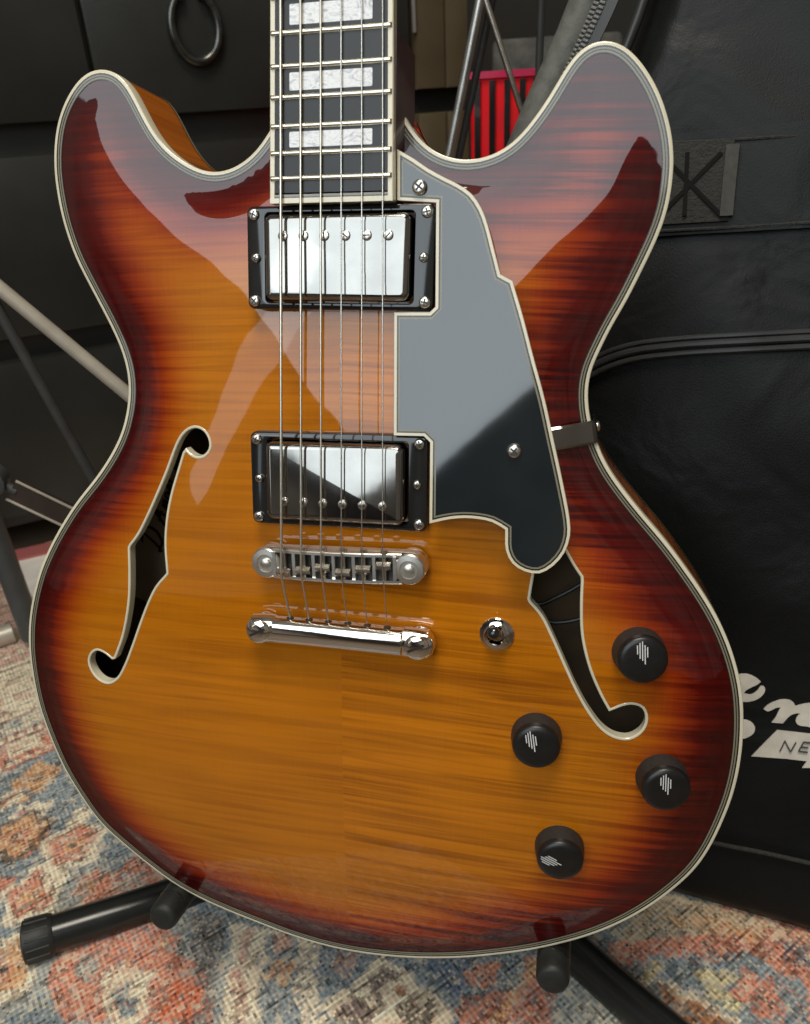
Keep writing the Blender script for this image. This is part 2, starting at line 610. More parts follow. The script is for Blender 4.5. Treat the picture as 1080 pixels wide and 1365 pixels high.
# ------------------------------------------------------------------ arched top height field
GS = 2.0
xmin, ymin = OUTLINE.min(0) - 6
xmax, ymax = OUTLINE.max(0) + 6
nx, ny = int((xmax - xmin) / GS) + 2, int((ymax - ymin) / GS) + 2
gx = xmin + GS * np.arange(nx)
gy = ymin + GS * np.arange(ny)
XX, YY = np.meshgrid(gx, gy)
GP = np.column_stack([XX.ravel(), YY.ravel()])
MASK = inside(OUTLINE, GP).reshape(XX.shape)
DIST = (dist_poly(OUTLINE, GP).reshape(XX.shape)) * np.where(MASK, 1, 0)
U = np.zeros_like(XX)
par = (np.add.outer(np.arange(ny), np.arange(nx)) % 2 == 0)
om = 1.965
for it in range(420):
    for q in (par, ~par):
        nb = np.zeros_like(U)
        nb[1:-1, 1:-1] = (U[:-2, 1:-1] + U[2:, 1:-1] + U[1:-1, :-2] + U[1:-1, 2:] + GS * GS) / 4
        k = q & MASK
        U[k] += om * (nb[k] - U[k])
T = U / U.max()


def blur(A, n):
    A = A.copy()
    for _ in range(n):
        B = np.pad(A, 1, mode='edge')
        A = (B[:-2, 1:-1] + B[2:, 1:-1] + B[1:-1, :-2] + B[1:-1, 2:] + 4 * B[1:-1, 1:-1]) / 8
    return A


sm = np.clip(DIST / 22.0, 0, 1)
sm = sm * sm * (3 - 2 * sm)
HGT = blur(14.5 * (1 - (1 - T) ** 1.55), 14)
BUR = blur(np.minimum(DIST, 120), 30)


def samp(A, x, y):
    u = np.clip((np.asarray(x) - xmin) / GS, 0, nx - 1.001)
    v = np.clip((np.asarray(y) - ymin) / GS, 0, ny - 1.001)
    i, j = u.astype(int), v.astype(int)
    a, b = u - i, v - j
    return A[j, i] * (1 - a) * (1 - b) + A[j, i + 1] * a * (1 - b) + A[j + 1, i] * (1 - a) * b + A[j + 1, i + 1] * a * b


def sstep(t):
    t = np.clip(t, 0, 1)
    return t * t * (3 - 2 * t)


def hz(P):
    """height of the arched top at points (mm), with a smooth recurve at the edge"""
    P = np.asarray(P, float)
    d = dist_poly(OUTLINE, P)
    return samp(HGT, P[:, 0], P[:, 1]) * (0.25 + 0.75 * sstep(d / 24)) * sstep((d - 3.8) / 12)


def ztop(x, y):
    return float(hz([(x, y)])[0])


# ------------------------------------------------------------------ the guitar
GB = np.array([0.0, -247.0, -45.0])                 # the Empty sits at the tail end of the back
guitar = empty("electric_guitar", tuple(gw(GB) / 1000), (math.pi / 2 - LEAN, 0, 0))
tag(guitar, "glossy amber sunburst flame maple electric guitar with two f-holes standing on a black stand", "guitar")


def gpart(mb, name, mats, parent=None, ang=38):
    return mb.build(name, mats, parent or guitar, ang, base=GB if parent is None or True else (0, 0, 0))


def gl(x, y, z):
    return tuple((np.array([x, y, z], float) - GB) / 1000)


# --- carved top with the two f-hole openings
PLY = [('binding', 'cream', 0.0, 1.7), ('purfling', 'blackply', 1.7, 2.45), ('purfling', 'cream2', 2.45, 3.1),
       ('purfling', 'blackply', 3.1, 3.6), ('purfling', 'cream2', 3.6, 4.3), ('purfling', 'blackply', 4.3, 4.75)]
TOP_IN = 4.75
edge = offset_in(OUTLINE, TOP_IN)
step = 3.2
cand = []
yy = ymin
row = 0
while yy < ymax:
    xs = np.arange(xmin + (step / 2 if row % 2 else 0), xmax, step)
    cand.append(np.column_stack([xs, np.full(len(xs), yy)]))
    yy += step * 0.866
    row += 1
cand = np.vstack(cand)
holes = [resample(FLc, 2.2), resample(FRc, 2.2)]
keep = inside(edge, cand)
cand = cand[keep]
cand = cand[dist_poly(edge, cand) > 1.6]
for h in holes:
    cand = cand[(~inside(h, cand)) & (dist_poly(h, cand) > 1.4)]
loops = [edge] + holes
V2 = []
E2 = []
for lp in loops:
    b = len(V2)
    V2 += [tuple(p) for p in lp]
    E2 += [(b + i, b + (i + 1) % len(lp)) for i in range(len(lp))]
V2 += [tuple(p) for p in cand]
vo, eo, fo, *_ = delaunay_2d_cdt([Vector(v) for v in V2], E2, [], 0, 1e-4)
vo = np.array([tuple(v) for v in vo])
tri = np.array([tuple(f) for f in fo])
cen = vo[tri].mean(1)
ok = inside(edge, cen)
for h in holes:
    ok &= ~inside(h, cen)
tri = tri[ok]
a2 = (vo[tri[:, 1]] - vo[tri[:, 0]])
b2 = (vo[tri[:, 2]] - vo[tri[:, 0]])
flip = (a2[:, 0] * b2[:, 1] - a2[:, 1] * b2[:, 0]) < 0
tri[flip] = tri[flip][:, ::-1]
zt = hz(vo)
mb = MB()
mb.add(np.column_stack([vo, zt]), [tuple(t) for t in tri])
top = gpart(mb, "top", MT['maple'], ang=180)
bd = samp(BUR, vo[:, 0], vo[:, 1])
# the burst is wider on the treble side and at the upper bouts
wid = 43 + 16 * (vo[:, 0] > 0) * np.clip(vo[:, 0] / 120, 0, 1) + 18 * np.clip((vo[:, 1] - 60) / 130, 0, 1) * np.clip(np.abs(vo[:, 0]) / 90, 0, 1)
bv = np.clip((bd - 6.5) / wid, 0, 1)
bv = bv * 0.55 + 0.45 * bv * bv * (3 - 2 * bv)
at = top.data.attributes.new("burst", 'FLOAT', 'POINT')
at.data.foreach_set("value", bv.astype(np.float32))

# --- multi-ply binding round the edge
for nm, mk, d0, d1 in PLY:
    A, B_ = offset_in(OUTLINE, d0), offset_in(OUTLINE, d1)
    mb = MB()
    if nm == 'binding':
        A0 = offset_in(OUTLINE, 0.7)
        L_ = [[(x, y, -6.5) for x, y in A], [(x, y, -0.8) for x, y in A],
              [(x, y, -0.12) for x, y in offset_in(OUTLINE, 0.2)], [(x, y, 0.2) for x, y in A0], [(x, y, 0.2) for x, y in B_]]
    else:
        L_ = [[(x, y, 0.19) for x, y in A], [(x, y, 0.19) for x, y in B_]]
    mb.loft(L_, False, False)
    gpart(mb, nm, MT[mk])

# --- sides, back, back binding
mb = MB()
SIDE = offset_in(OUTLINE, 0.35)
mb.loft([[(x, y, -0.3) for x, y in SIDE], [(x, y, -44) for x, y in SIDE]], False, False)
side_o = gpart(mb, "side", MT['side'])
mb = MB()
BK = offset_in(OUTLINE, 0.5)
mb.loft([[(x, y, -43) for x, y in BK], [(x, y, -45) for x, y in BK]], True, True)
gpart(mb, "back", MT['inside'])
mb = MB()
mb.loft([[(x, y, -42.2) for x, y in OUTLINE], [(x, y, -44.6) for x, y in OUTLINE], [(x, y, -45.2) for x, y in offset_in(OUTLINE, 0.8)]], False, False)
gpart(mb, "back_binding", MT['cream2'])

# --- f-hole bindings
for h in holes:
    big, inn = offset_in(h, -0.25), offset_in(h, 1.15)
    mid = offset_in(h, 0.75)
    Zb = hz(big)
    mb = MB()
    mb.loft([[(p[0], p[1], z + 0.02) for p, z in zip(big, Zb)], [(p[0], p[1], z + 0.28) for p, z in zip(h, Zb)],
             [(p[0], p[1], z + 0.28) for p, z in zip(mid, Zb)], [(p[0], p[1], z - 0.1) for p, z in zip(inn, Zb)],
             [(p[0], p[1], z - 5.2) for p, z in zip(inn, Zb)], [(p[0], p[1], z - 5.2) for p, z in zip(h, Zb)]], False, False)
    gpart(mb, "f_hole_binding", MT['cream'])

# --- paper label seen through the bass f-hole, with script lettering
lc = gp(204, 712, -42)
lab = MB()
lab.loft([[(lc[0] + 38 * math.cos(a), lc[1] + 46 * math.sin(a), z) for a in np.linspace(0, 2 * math.pi, 48, endpoint=False)] for z in (-42.6, -42.2)])
label = gpart(lab, "paper_label", MT['paper'])
SCRIPT = [  # strokes in letter units, pen path
    [(0.15, 0.95), (0.35, 1.0), (0.30, 0.5), (0.12, 0.03), (0.05, 0.12), (0.2, 0.1), (0.5, 0.1), (0.75, 0.4), (0.78, 0.75), (0.55, 1.0), (0.2, 1.08), (0.0, 0.9)],
    [(0.98, 1.1), (1.0, 0.95), (0.94, 0.85)],
    [(1.05, 0.05), (1.2, 0.15), (1.5, 0.7), (1.62, 1.02), (1.60, 0.5), (1.66, 0.05), (1.78, 0.1)],
    [(1.22, 0.42), (1.45, 0.46), (1.7, 0.44)],
    [(1.85, 0.08), (1.95, 0.45), (1.96, 0.1), (2.05, 0.42), (2.16, 0.45), (2.14, 0.1), (2.25, 0.1)],
    [(2.55, 0.42), (2.4, 0.45), (2.32, 0.22), (2.45, 0.05), (2.56, 0.4), (2.5, -0.3), (2.35, -0.35), (2.45, -0.1), (2.7, 0.1)],
    [(2.72, 0.2), (2.9, 0.35), (2.82, 0.46), (2.72, 0.2), (2.85, 0.04), (3.0, 0.12)],
    [(3.0, 0.12), (3.15, 0.7), (3.12, 1.0), (3.05, 0.6), (3.1, 0.05), (3.2, 0.1)],
]
a0 = gp(203, 733, -42)[:2]
a1 = gp(222, 655, -42)[:2]
ux = (a1 - a0) / np.linalg.norm(a1 - a0)
uy = np.array([-ux[1], ux[0]])
ls = 15.0
for st in SCRIPT:
    c = catmull([np.array(p) for p in st], 0.06, closed=False)
    mb = MB()
    pts = [(*(a0 + ux * (q[0] + 0.18 * q[1]) * ls + uy * (q[1] * ls - 6.5)), -42.1) for q in c]
    mb.tube(pts, [0.5 + 0.4 * abs(math.sin(3 * i / len(pts))) for i in range(len(pts))], 6)
    gpart(mb, "lettering", MT['ink'], label)

# wires seen inside the treble f-hole
for w in ([(690, 770), (715, 805), (745, 795), (790, 770)], [(700, 800), (730, 828), (760, 828), (800, 815)]):
    c = catmull([gp(x, y, -14) for x, y in w], 4, closed=False)
    mb = MB()
    mb.tube(c, 1.1, 8)
    gpart(mb, "wire", MT['wire'])

# --- neck, fingerboard
SCL = 628.65
frY = lambda n: SCL * 2 ** (-n / 12)
hw = lambda Y: (43 + 14 * (SCL - Y) / (SCL - frY(22))) / 2
zb = lambda Y: 22 - 0.051 * (Y - frY(22))
Yend, Ynut = 166.6, SCL
fb = MB()
Ys = np.linspace(Yend, Ynut, 12)
bw = 2.3


def board_loop(Y, inset, zt_, zb_):
    w = hw(Y) - inset
    return [(-w, Y, zt_), (-w, Y, zb_), (w, Y, zb_), (w, Y, zt_)]


fb.loft([board_loop(Y, bw, zb(Y), zb(Y) - 6) for Y in np.linspace(Yend + bw + 1.4, Ynut, 12)])
board = gpart(fb, "fingerboard", MT['ebony'])
for s in (-1, 1):
    mb = MB()
    lp = []
    for Y in Ys:
        w0, w1 = s * hw(Y), s * (hw(Y) - bw)
        lp.append([(w0, Y, zb(Y) - 6), (w0, Y, zb(Y) - 0.4), (w0 - s * 0.4, Y, zb(Y) + 0.05), (w1, Y, zb(Y) + 0.05), (w1, Y, zb(Y) - 6)])
    mb.loft(lp if s < 0 else [list(reversed(q)) for q in lp])
    gpart(mb, "board_binding", MT['cream'], board)
mb = MB()
z0 = zb(Yend)
mb.box(-hw(Yend) + 0.2, hw(Yend) - 0.2, Yend - 0.6, Yend + 1.5, z0 - 6, z0 + 0.08)
gpart(mb, "board_binding", MT['cream'], board)
mb = MB()
mb.box(-hw(Yend) + bw, hw(Yend) - bw, Yend + 1.5, Yend + 2.1, z0 - 6, z0 + 0.05)
gpart(mb, "end_line", MT['blackply'], board)
mb = MB()
mb.box(-hw(Yend) + bw, hw(Yend) - bw, Yend + 2.1, Yend + 3.0, z0 - 6, z0 + 0.06)
gpart(mb, "end_line", MT['cream2'], board)
for n in range(1, 23):
    Y = frY(n)
    w = hw(Y) - 0.5
    mb = MB()
    loops_ = []
    for x, sc in ((-w, .35), (-w + 0.7, 1), (w - 0.7, 1), (w, .35)):
        loops_.append([(x, Y + 1.25 * math.cos(a), zb(Y) - 0.1 + (1.2 * math.sin(a) if math.sin(a) > 0 else 0.3 * math.sin(a)) * sc) for a in np.linspace(0, 2 * math.pi, 10, endpoint=False)])
    mb.loft(loops_)
    gpart(mb, "fret", MT['fret'], board)
for n in (21, 19, 17, 15, 12, 9, 7, 5, 3):
    Ya, Yb = frY(n), frY(n - 1)
    g = Yb - Ya
    Yc = (Ya + Yb) / 2
    w = 18.8 * hw(Yc) / hw(frY(19))
    hh = g * 0.29
    mb = MB()
    q = rrect(2 * w, 2 * hh, 0.5, 2)
    mb.loft([[(x, Yc + y, zb(Yc + y) - 0.2) for x, y in q], [(x, Yc + y, zb(Yc + y) + 0.09) for x, y in q]])
    gpart(mb, "inlay", MT['pearl'], board)
nk = MB()
lp = []
for Y in np.linspace(Yend + 3, Ynut + 4, 24):
    w = hw(Y) - 0.15
    t = zb(Y) - 5.6
    if Y < 226:
        dep = 30.0 if Y > 186 else t - 4
    else:
        dep = 30 - 17 * min(1, ((Y - 226) / 26)) if Y < 252 else 13
    dep = max(dep, 6)
    sq = 3.0 if Y < 226 else 1.7
    loop = []
    for a in np.linspace(0, math.pi, 14):
        ca, sa = math.cos(a), math.sin(a)
        loop.append((w * math.copysign(abs(ca) ** (2 / sq), ca), Y, t - dep * sa ** (2 / sq)))
    lp.append(loop)
nk.loft(lp)
neck = gpart(nk, "neck", MT['neck'])
hs = MB()
hp = [(-22, 628), (-24, 645), (-36, 670), (-40, 760), (-33, 800), (0, 790), (33, 800), (40, 760), (36, 670), (24, 645), (22, 628)]
hs.loft([[(x, y, zb(628) - 8 - (y - 628) * 0.25 - d) for x, y in hp] for d in (14, 0)])
gpart(hs, "headstock", MT['neck'])
mb = MB()
mb.bbox(-21.5, 21.5, SCL, SCL + 5, zb(SCL) - 6, zb(SCL) + 2.0, 0.6)
gpart(mb, "nut", MT['cream'])
# neck tenon under the board end
mb = MB()
mb.box(-hw(Yend) + 0.2, hw(Yend) - 0.2, Yend + 0.4, 235, -20, zb(Yend) - 5.8)
gpart(mb, "neck_block", MT['neck'])


# --- screws
def screw_mesh(r=2.9, h=1.7, name="screw"):
    m = MB()
    m.lathe([(r, -0.6), (r, 0.1 * h), (r * 0.95, h * 0.55), (r * 0.82, h * 0.88), (r * 0.66, h)], n=20)
    for a in (0.5, 0.5 + math.pi / 2):
        c, s = math.cos(a), math.sin(a)
        q = [(-r * .6, -r * .13), (r * .6, -r * .13), (r * .6, r * .13), (-r * .6, r * .13)]
        z = h * 1.01
        off = 0.015 if a > 1 else 0.0
        m.add([(x * c - y * s, x * s + y * c, (z + off) if abs(x) < 1 else z + off) for x, y in q], [(0, 1, 2, 3)], 1)
    return m.mesh(name, [MT['nickel_dull'], MT['slot']])


RING_SCREW = screw_mesh(2.7, 1.5)
ADJ_SCREW = screw_mesh(2.2, 1.8)
GUARD_SCREW = screw_mesh(3.4, 2.3)
POLE = MB().lathe([(2.35, -0.4), (2.35, 0.25), (2.0, 0.75), (1.2, 0.95)], n=18).add(
    [(-1.5, -.3, 0.99), (1.5, -.3, 0.99), (1.5, .3, 0.99), (-1.5, .3, 0.99)], [(0, 1, 2, 3)], 1).mesh("pole_screw", [MT['nickel_dull'], MT['slot']])


def pickup(yc, xc, zr, zc, pole_dy, rot, zlow):
    root = MB()
    PT = -0.045
    # ring: walls lean in slightly, opening for the cover
    ow, oh, iw, ih = 89.5, 46.0, 71.0, 40.0
    spec = [(ow, oh, 3.2, zlow), (ow, oh, 3.2, zr - 1.2), (ow - 0.7, oh - 0.7, 3.0, zr - 0.35), (ow - 2.2, oh - 2.2, 2.6, zr),
            (iw + 0.8, ih + 0.8, 2.4, zr), (iw, ih, 2.2, zr - 0.6), (iw, ih, 2.2, zlow)]
    c, s = math.cos(rot), math.sin(rot)

    def place(q, z):
        return [(xc + x * c - y * s, yc + x * s + y * c, z + PT * y * (z > zlow + 1)) for x, y in q]

    root.loft([place(rrect(a, b, r, 5), z) for a, b, r, z in spec], False, False)
    ring = gpart(root, "pickup", MT['ring'])
    cv = MB()
    cw, ch = 69.0, 38.2
    prof = [(0, zlow), (0, zc - 3.0), (0.35, zc - 1.6), (1.1, zc - 0.6), (2.2, zc - 0.12), (3.4, zc)]
    cv.loft([place(rrect(cw - 2 * i, ch - 2 * i, max(3.6 - i, 0.8), 6), z) for i, z in prof], True, True)
    gpart(cv, "cover", MT['cover'], ring)
    for k in range(6):
        x, y = (k - 2.5) * 9.9, pole_dy
        o = link("pole_screw", POLE, ring, gl(xc + x * c - y * s, yc + x * s + y * c, zc + PT * y), (0, 0, 0.4 + 0.7 * k))
    for sx in (-1, 1):
        for sy in (-1, 1):
            x, y = sx * 41, sy * 19.3
            link("screw", RING_SCREW, ring, gl(xc + x * c - y * s, yc + x * s + y * c, zr + PT * y), (0, 0, 0.3 * sx + sy))
        link("adjusting_screw", ADJ_SCREW, ring, gl(xc + sx * 40.0 * c, yc + sx * 40.0 * s, zr), (0, 0, 0.9 * sx))
    return ring


tag(pickup(142.8, 1.6, 17.0, 22.0, 9.2, math.radians(-0.3), 4.0), "nickel covered pickup next to the fingerboard end")
tag(pickup(39.3, 0.6, 20.0, 27.0, -9.6, math.radians(0.8), 6.0), "nickel covered pickup next to the bridge")

# --- bridge
br = MB()
BR = math.radians(2.0)
bx0, by0 = 2.0, -1.5


def bl(x, y, z):
    return (bx0 + x * math.cos(BR) - y * math.sin(BR), by0 + x * math.sin(BR) + y * math.cos(BR), z)


def stad(L, Wd, z, n=10):
    r = Wd / 2
    P = []
    for sx, a0 in ((1, -90), (-1, 90)):
        for i in range(n + 1):
            a = math.radians(a0 + 180 * i / n)
            P.append(bl(sx * (L / 2 - r) + r * math.cos(a), r * math.sin(a), z))
    return P


br.loft([stad(88, 15.2, 19.5), stad(89, 16, 20), stad(89, 16, 24.6), stad(88.2, 15.2, 25.2)], mi1=1)  # channel floor coloured dark for the shade between the saddles
for k in range(7):
    xx = (k - 3) * 10.25 - 1.0
    q = [bl(xx - .8, -6.2, 0), bl(xx + .8, -6.2, 0), bl(xx + .8, 6.2, 0), bl(xx - .8, 6.2, 0)]
    br.loft([[(p_[0], p_[1], z) for p_ in q] for z in (24.8, 28.6)])
for s in (-1, 1):                                     # the two side rails
    lo = []
    for x, h in ((-33, 27.6), (-20, 29.3), (0, 30.2), (20, 29.3), (33, 27.6)):
        y0_, y1_ = s * 7.6, s * 5.9
        lo.append([bl(x, y0_, 24.5), bl(x, y0_, h - .3), bl(x, y0_ - s * .4, h), bl(x, y1_, h), bl(x, y1_, 24.5)])
    br.loft(lo if s > 0 else [list(reversed(q)) for q in lo])
for s in (-1, 1):                                     # end bosses
    c = bl(s * 36.6, 0, 0)
    br.lathe([(7.7, 24.5), (7.7, 27.4), (7.1, 28.1), (4.6, 28.3), (4.2, 27.6), (2.6, 27.6), (2.3, 28.9), (1.2, 29.3)], c, 24)
bridge = gpart(br, "bridge", [MT['satin'], MT['slot']], ang=25)
sx_str = [(k - 2.5) * 10.25 + 1.0 for k in range(6)]
sad_y = [-4.0, -2.6, -0.8, -2.8, -0.6, 1.6]
for k in range(6):
    mb = MB()
    x = sx_str[k] - bx0 + 0.0
    y = sad_y[k]
    sq_ = lambda w_, a_, b_, z: [bl(x - w_, y + a_, z), bl(x + w_, y + a_, z), bl(x + w_, y + b_, z), bl(x - w_, y + b_, z)]
    mb.loft([sq_(3.7, -2.2, 2.2, 24.9), sq_(3.7, -2.2, 2.2, 29.0), sq_(3.5, -0.5, 0.7, 31.3)])
    gpart(mb, "saddle", MT['nickel_dull'], bridge, ang=20)
    mb = MB()
    mb.tube([bl(x, 8.6, 27.2), bl(x, -6, 27.2)], 0.95, 8)
    mb.tube([bl(x, 7.4, 27.2), bl(x, 9.2, 27.2)], 1.9, 12)
    gpart(mb, "intonation_screw", MT['nickel_dull'], bridge)
for s in (-1, 1):
    mb = MB()
    c = bl(s * 36.6, 0, 0)
    mb.lathe([(3.1, 8), (3.1, 16.6), (8.0, 16.6), (8.0, 19.0), (3.0, 19.4)], c, 24)
    gpart(mb, "thumbwheel", MT['nickel'], bridge)

# --- stop tailpiece
ty, tz = -40.2, 21.6
tp = MB()
lo = []
xs = [-48.6, -47.8, -45.5, -40, -36, -33.4, -32.6, -31.4, -20, 0, 20, 33.0, 34.4, 35.2, 38, 42, 47.5, 49.8, 50.6]
for x in xs:
    xe = x - 1.0
    endp = abs(xe) > 33.8
    tip = max(0.0, (abs(xe) - 44.5) / 5.2)
    k = math.sqrt(max(0.05, 1 - min(tip, .99) ** 2))
    ry, rz = (7.6 * k, 5.6 * (0.5 + 0.5 * k)) if endp else (7.0, 5.9 + 0.5 * math.cos(xe / 24))
    zc = tz - (0.9 if endp else 0)
    yc = ty + 0.4 * math.cos(xe / 22)
    lo.append([(x, yc + ry * math.copysign(abs(math.cos(a)) ** .8, math.cos(a)), zc + rz * math.copysign(abs(math.sin(a)) ** .75, math.sin(a))) for a in np.linspace(0, 2 * math.pi, 20, endpoint=False)])
tp.loft(lo)
tail = gpart(tp, "tailpiece", MT['nickel'], ang=30)
for xs_ in (-40.5, 42.5):
    mb = MB()
    mb.lathe([(4.0, 6), (4.0, 15.5), (7.0, 15.6), (7.0, 17.0), (5.0, 17.2), (5.0, 26.2), (6.3, 26.3), (6.3, 27.3), (5.6, 28.0), (3.0, 28.4)], (xs_, ty, 0), 24)
    mb.add([(xs_ - 4.6, ty - 1.6, 28.5), (xs_ - 3.6, ty - 2.6, 28.5), (xs_ + 4.6, ty + 1.6, 28.5), (xs_ + 3.6, ty + 2.6, 28.5)], [(0, 1, 2, 3)], 1)
    gpart(mb, "stud", [MT['nickel'], MT['slot']], tail)
for k in range(6):
    mb = MB()
    mb.tube([(sx_str[k], ty + 5.0, tz + 0.5), (sx_str[k], ty + 7.4, tz + 0.5)], 1.9, 12)
    gpart(mb, "string_hole", MT['slot'], tail)

# --- strings
radii = [0.72, 0.60, 0.50, 0.36, 0.31, 0.28]
for k in range(6):
    xs0 = sx_str[k]
    xn = (k - 2.5) * 7.1
    ys = by0 + sad_y[k] + (xs0 - bx0) * math.sin(BR)
    zs = 31.4 + radii[k]
    mb = MB()
    mb.tube([(xs0, ty + 4, tz + 0.4), (xs0, ty + 7, tz + 0.6), (xs0, ys - 0.9, zs - 0.1), (xs0, ys, zs), (xs0, ys + 1.2, zs - 0.02), (xn, SCL + 2, 1.4), (xn * 1.1, SCL + 60, -18)], radii[k], 10)
    gpart(mb, "string", MT['wound' if k < 3 else 'plain'], ang=60)

# --- pickguard with layered edge
ZG = 17.6
GT = -0.060                                         # the plate follows the string plane


def gpt(px, py):
    z = ZG
    for _ in range(12):
        p_ = gp(px, py, z)
        z = ZG + GT * (p_[1] - 142)
    return p_


def gtilt(mb_):
    mb_.V = [(x, y, z + GT * (y - 142)) for x, y, z in mb_.V]
    return mb_


PG_PX = [(529.5, 199, 1), (552, 212), (571, 225), (593, 237), (611, 246), (628, 258), (641.7, 278), (650, 300), (658, 330.6), (667, 366, 1),
         (683, 374.5, 1), (697, 422), (712, 480), (726, 532), (738, 587), (750.5, 645), (759.5, 694), (760, 714), (753, 736), (738, 754),
         (719, 764.5), (699, 761.5), (683, 751), (674.5, 734), (673.5, 706, 1), (656, 696), (628, 691), (601, 692), (572.5, 698, 1), (573.5, 590, 1), (565, 581.5, 1),
         (525, 580.5, 1), (525.5, 416.5, 1), (573, 416.5, 1), (580.5, 409, 1), (581.5, 270, 1), (529.5, 267, 1)]
pg = corner_curve([(*gpt(q[0], q[1])[:2], len(q) > 2) for q in PG_PX], 3.5)
pg = ccw(pg)
mb = MB()
mb.loft([[(x, y, ZG - 3.4) for x, y in offset_in(pg, 0.3)], [(x, y, ZG - 0.5) for x, y in pg], [(x, y, ZG - 0.05) for x, y in offset_in(pg, 0.35)], [(x, y, ZG - 0.05) for x, y in offset_in(pg, 0.6)]], True, True)
guard = gpart(gtilt(mb), "pickguard", MT['guard'], ang=30)
for nm, mk, d0, d1 in (("trim", 'cream', 0.1, 1.35), ("trim", 'blackply', 1.35, 2.1), ("trim", 'cream2', 2.1, 2.9)):
    A, B_ = offset_in(pg, d0), offset_in(pg, d1)
    mb = MB()
    mb.loft([[(x, y, ZG + 0.03) for x, y in A], [(x, y, ZG + 0.05) for x, y in B_]], False, False)
    if mk == 'cream':
        o_ = offset_in(pg, -0.08)
        mb.loft([[(x, y, ZG - 1.4) for x, y in o_], [(x, y, ZG - 0.3) for x, y in o_], [(x, y, ZG + 0.03) for x, y in A]], False, False)
    gpart(gtilt(mb), nm, MT[mk], guard)
for q in ((560, 250), (686, 601)):
    c = gpt(*q)
    link("screw", GUARD_SCREW, guard, gl(c[0], c[1], c[2] + 0.2), (math.atan(GT), 0, 0.4))
# strap bracket from the pickguard to the side of the body
bk = MB()
ba, bb = gp(737, 586, 9), gp(788, 576, 2)
tdir = (bb - ba)
tdir[2] = 0
tdir /= np.linalg.norm(tdir)
wdir = np.array([-tdir[1], tdir[0], 0])
c0 = ba - tdir * 8
path = [c0 + np.array([0, 0, 4.0 - c0[2] + 5]), ba * np.array([1, 1, 0]) + np.array([0, 0, 7.6]), bb * np.array([1, 1, 0]) + np.array([0, 0, 3.4]) + tdir * 0.6,
        bb * np.array([1, 1, 0]) + np.array([0, 0, 2.6]) + tdir * 1.6, bb * np.array([1, 1, 0]) + np.array([0, 0, -4]) + tdir * 2.2, bb * np.array([1, 1, 0]) + np.array([0, 0, -24]) + tdir * 2.2]
lo = []
for k, p_ in enumerate(path):
    t = path[min(k + 1, len(path) - 1)] - path[max(k - 1, 0)]
    t /= np.linalg.norm(t)
    nrm = np.cross(t, wdir)
    nrm = -nrm if nrm[2] < 0 and k < 3 else nrm
    nrm = nrm if k < 3 else (nrm if np.dot(nrm, tdir) > 0 else -nrm)
    lo.append([p_ + wdir * 5.4 - nrm * .6, p_ + wdir * 5.4 + nrm * .1, p_ + wdir * 4.3 + nrm * .8, p_ - wdir * 4.3 + nrm * .8, p_ - wdir * 5.4 + nrm * .1, p_ - wdir * 5.4 - nrm * .6])
bk.loft(lo)
bracket = gpart(bk, "pickguard_bracket", simple("dark_chrome", (0.30, 0.29, 0.27), 0.06, 1.0), ang=25)
link("screw", RING_SCREW, bracket, gl(*(path[5] + np.array([0, 0, 8]) + tdir * 0.8)), (0, math.pi / 2, math.atan2(tdir[1], tdir[0])))

# --- toggle switch
c = gp(662, 846, 14)
zt_ = ztop(c[0], c[1])
mb = MB()
mb.lathe([(8.6, zt_ - 1), (8.6, zt_ + 0.6), (8.2, zt_ + 1.0), (6.6, zt_ + 1.1)], (c[0], c[1], 0), 32)
sw = gpart(mb, "toggle_switch", MT['nickel'])
mb = MB()
mb.lathe([(6.3, zt_ + 0.9), (6.3, zt_ + 3.2), (5.7, zt_ + 3.8), (4.4, zt_ + 3.9), (4.0, zt_ + 2.6)], (c[0], c[1], 0), 24, cap1=False)
gpart(mb, "nut", MT['nickel'], sw)
mb = MB()
b0 = np.array([c[0], c[1], zt_ + 0.5])
ax_ = np.array([-0.02, 0.46, 1.0])
mb.tube([b0, b0 + ax_ * 4, b0 + ax_ * 7, b0 + ax_ * 9], [2.6, 2.4, 1.9, 1.6], 14)
gpart(mb, "lever", MT['nickel'], sw)
mb = MB()
mb.tube([b0 + ax_ * 6.5, b0 + ax_ * 7, b0 + ax_ * 11, b0 + ax_ * 13, b0 + ax_ * 14], [2.2, 2.7, 3.3, 2.7, 1.2], 16)
gpart(mb, "switch_tip", MT['ring'], sw)

# --- control knobs with skyline emblem
KH = 15.5
kp = [(12.6, -1.0), (12.7, 1.2), (12.6, 3), (12.3, 6), (12.0, 8.6), (11.6, 10.8), (10.7, 11.9), (8.8, 12.4), (4.8, 12.65), (1.2, 12.7)]
km = MB().lathe(kp[:5], n=40, mi=0, cap1=False)
km.lathe(kp[4:], n=40, mi=1, cap0=False)
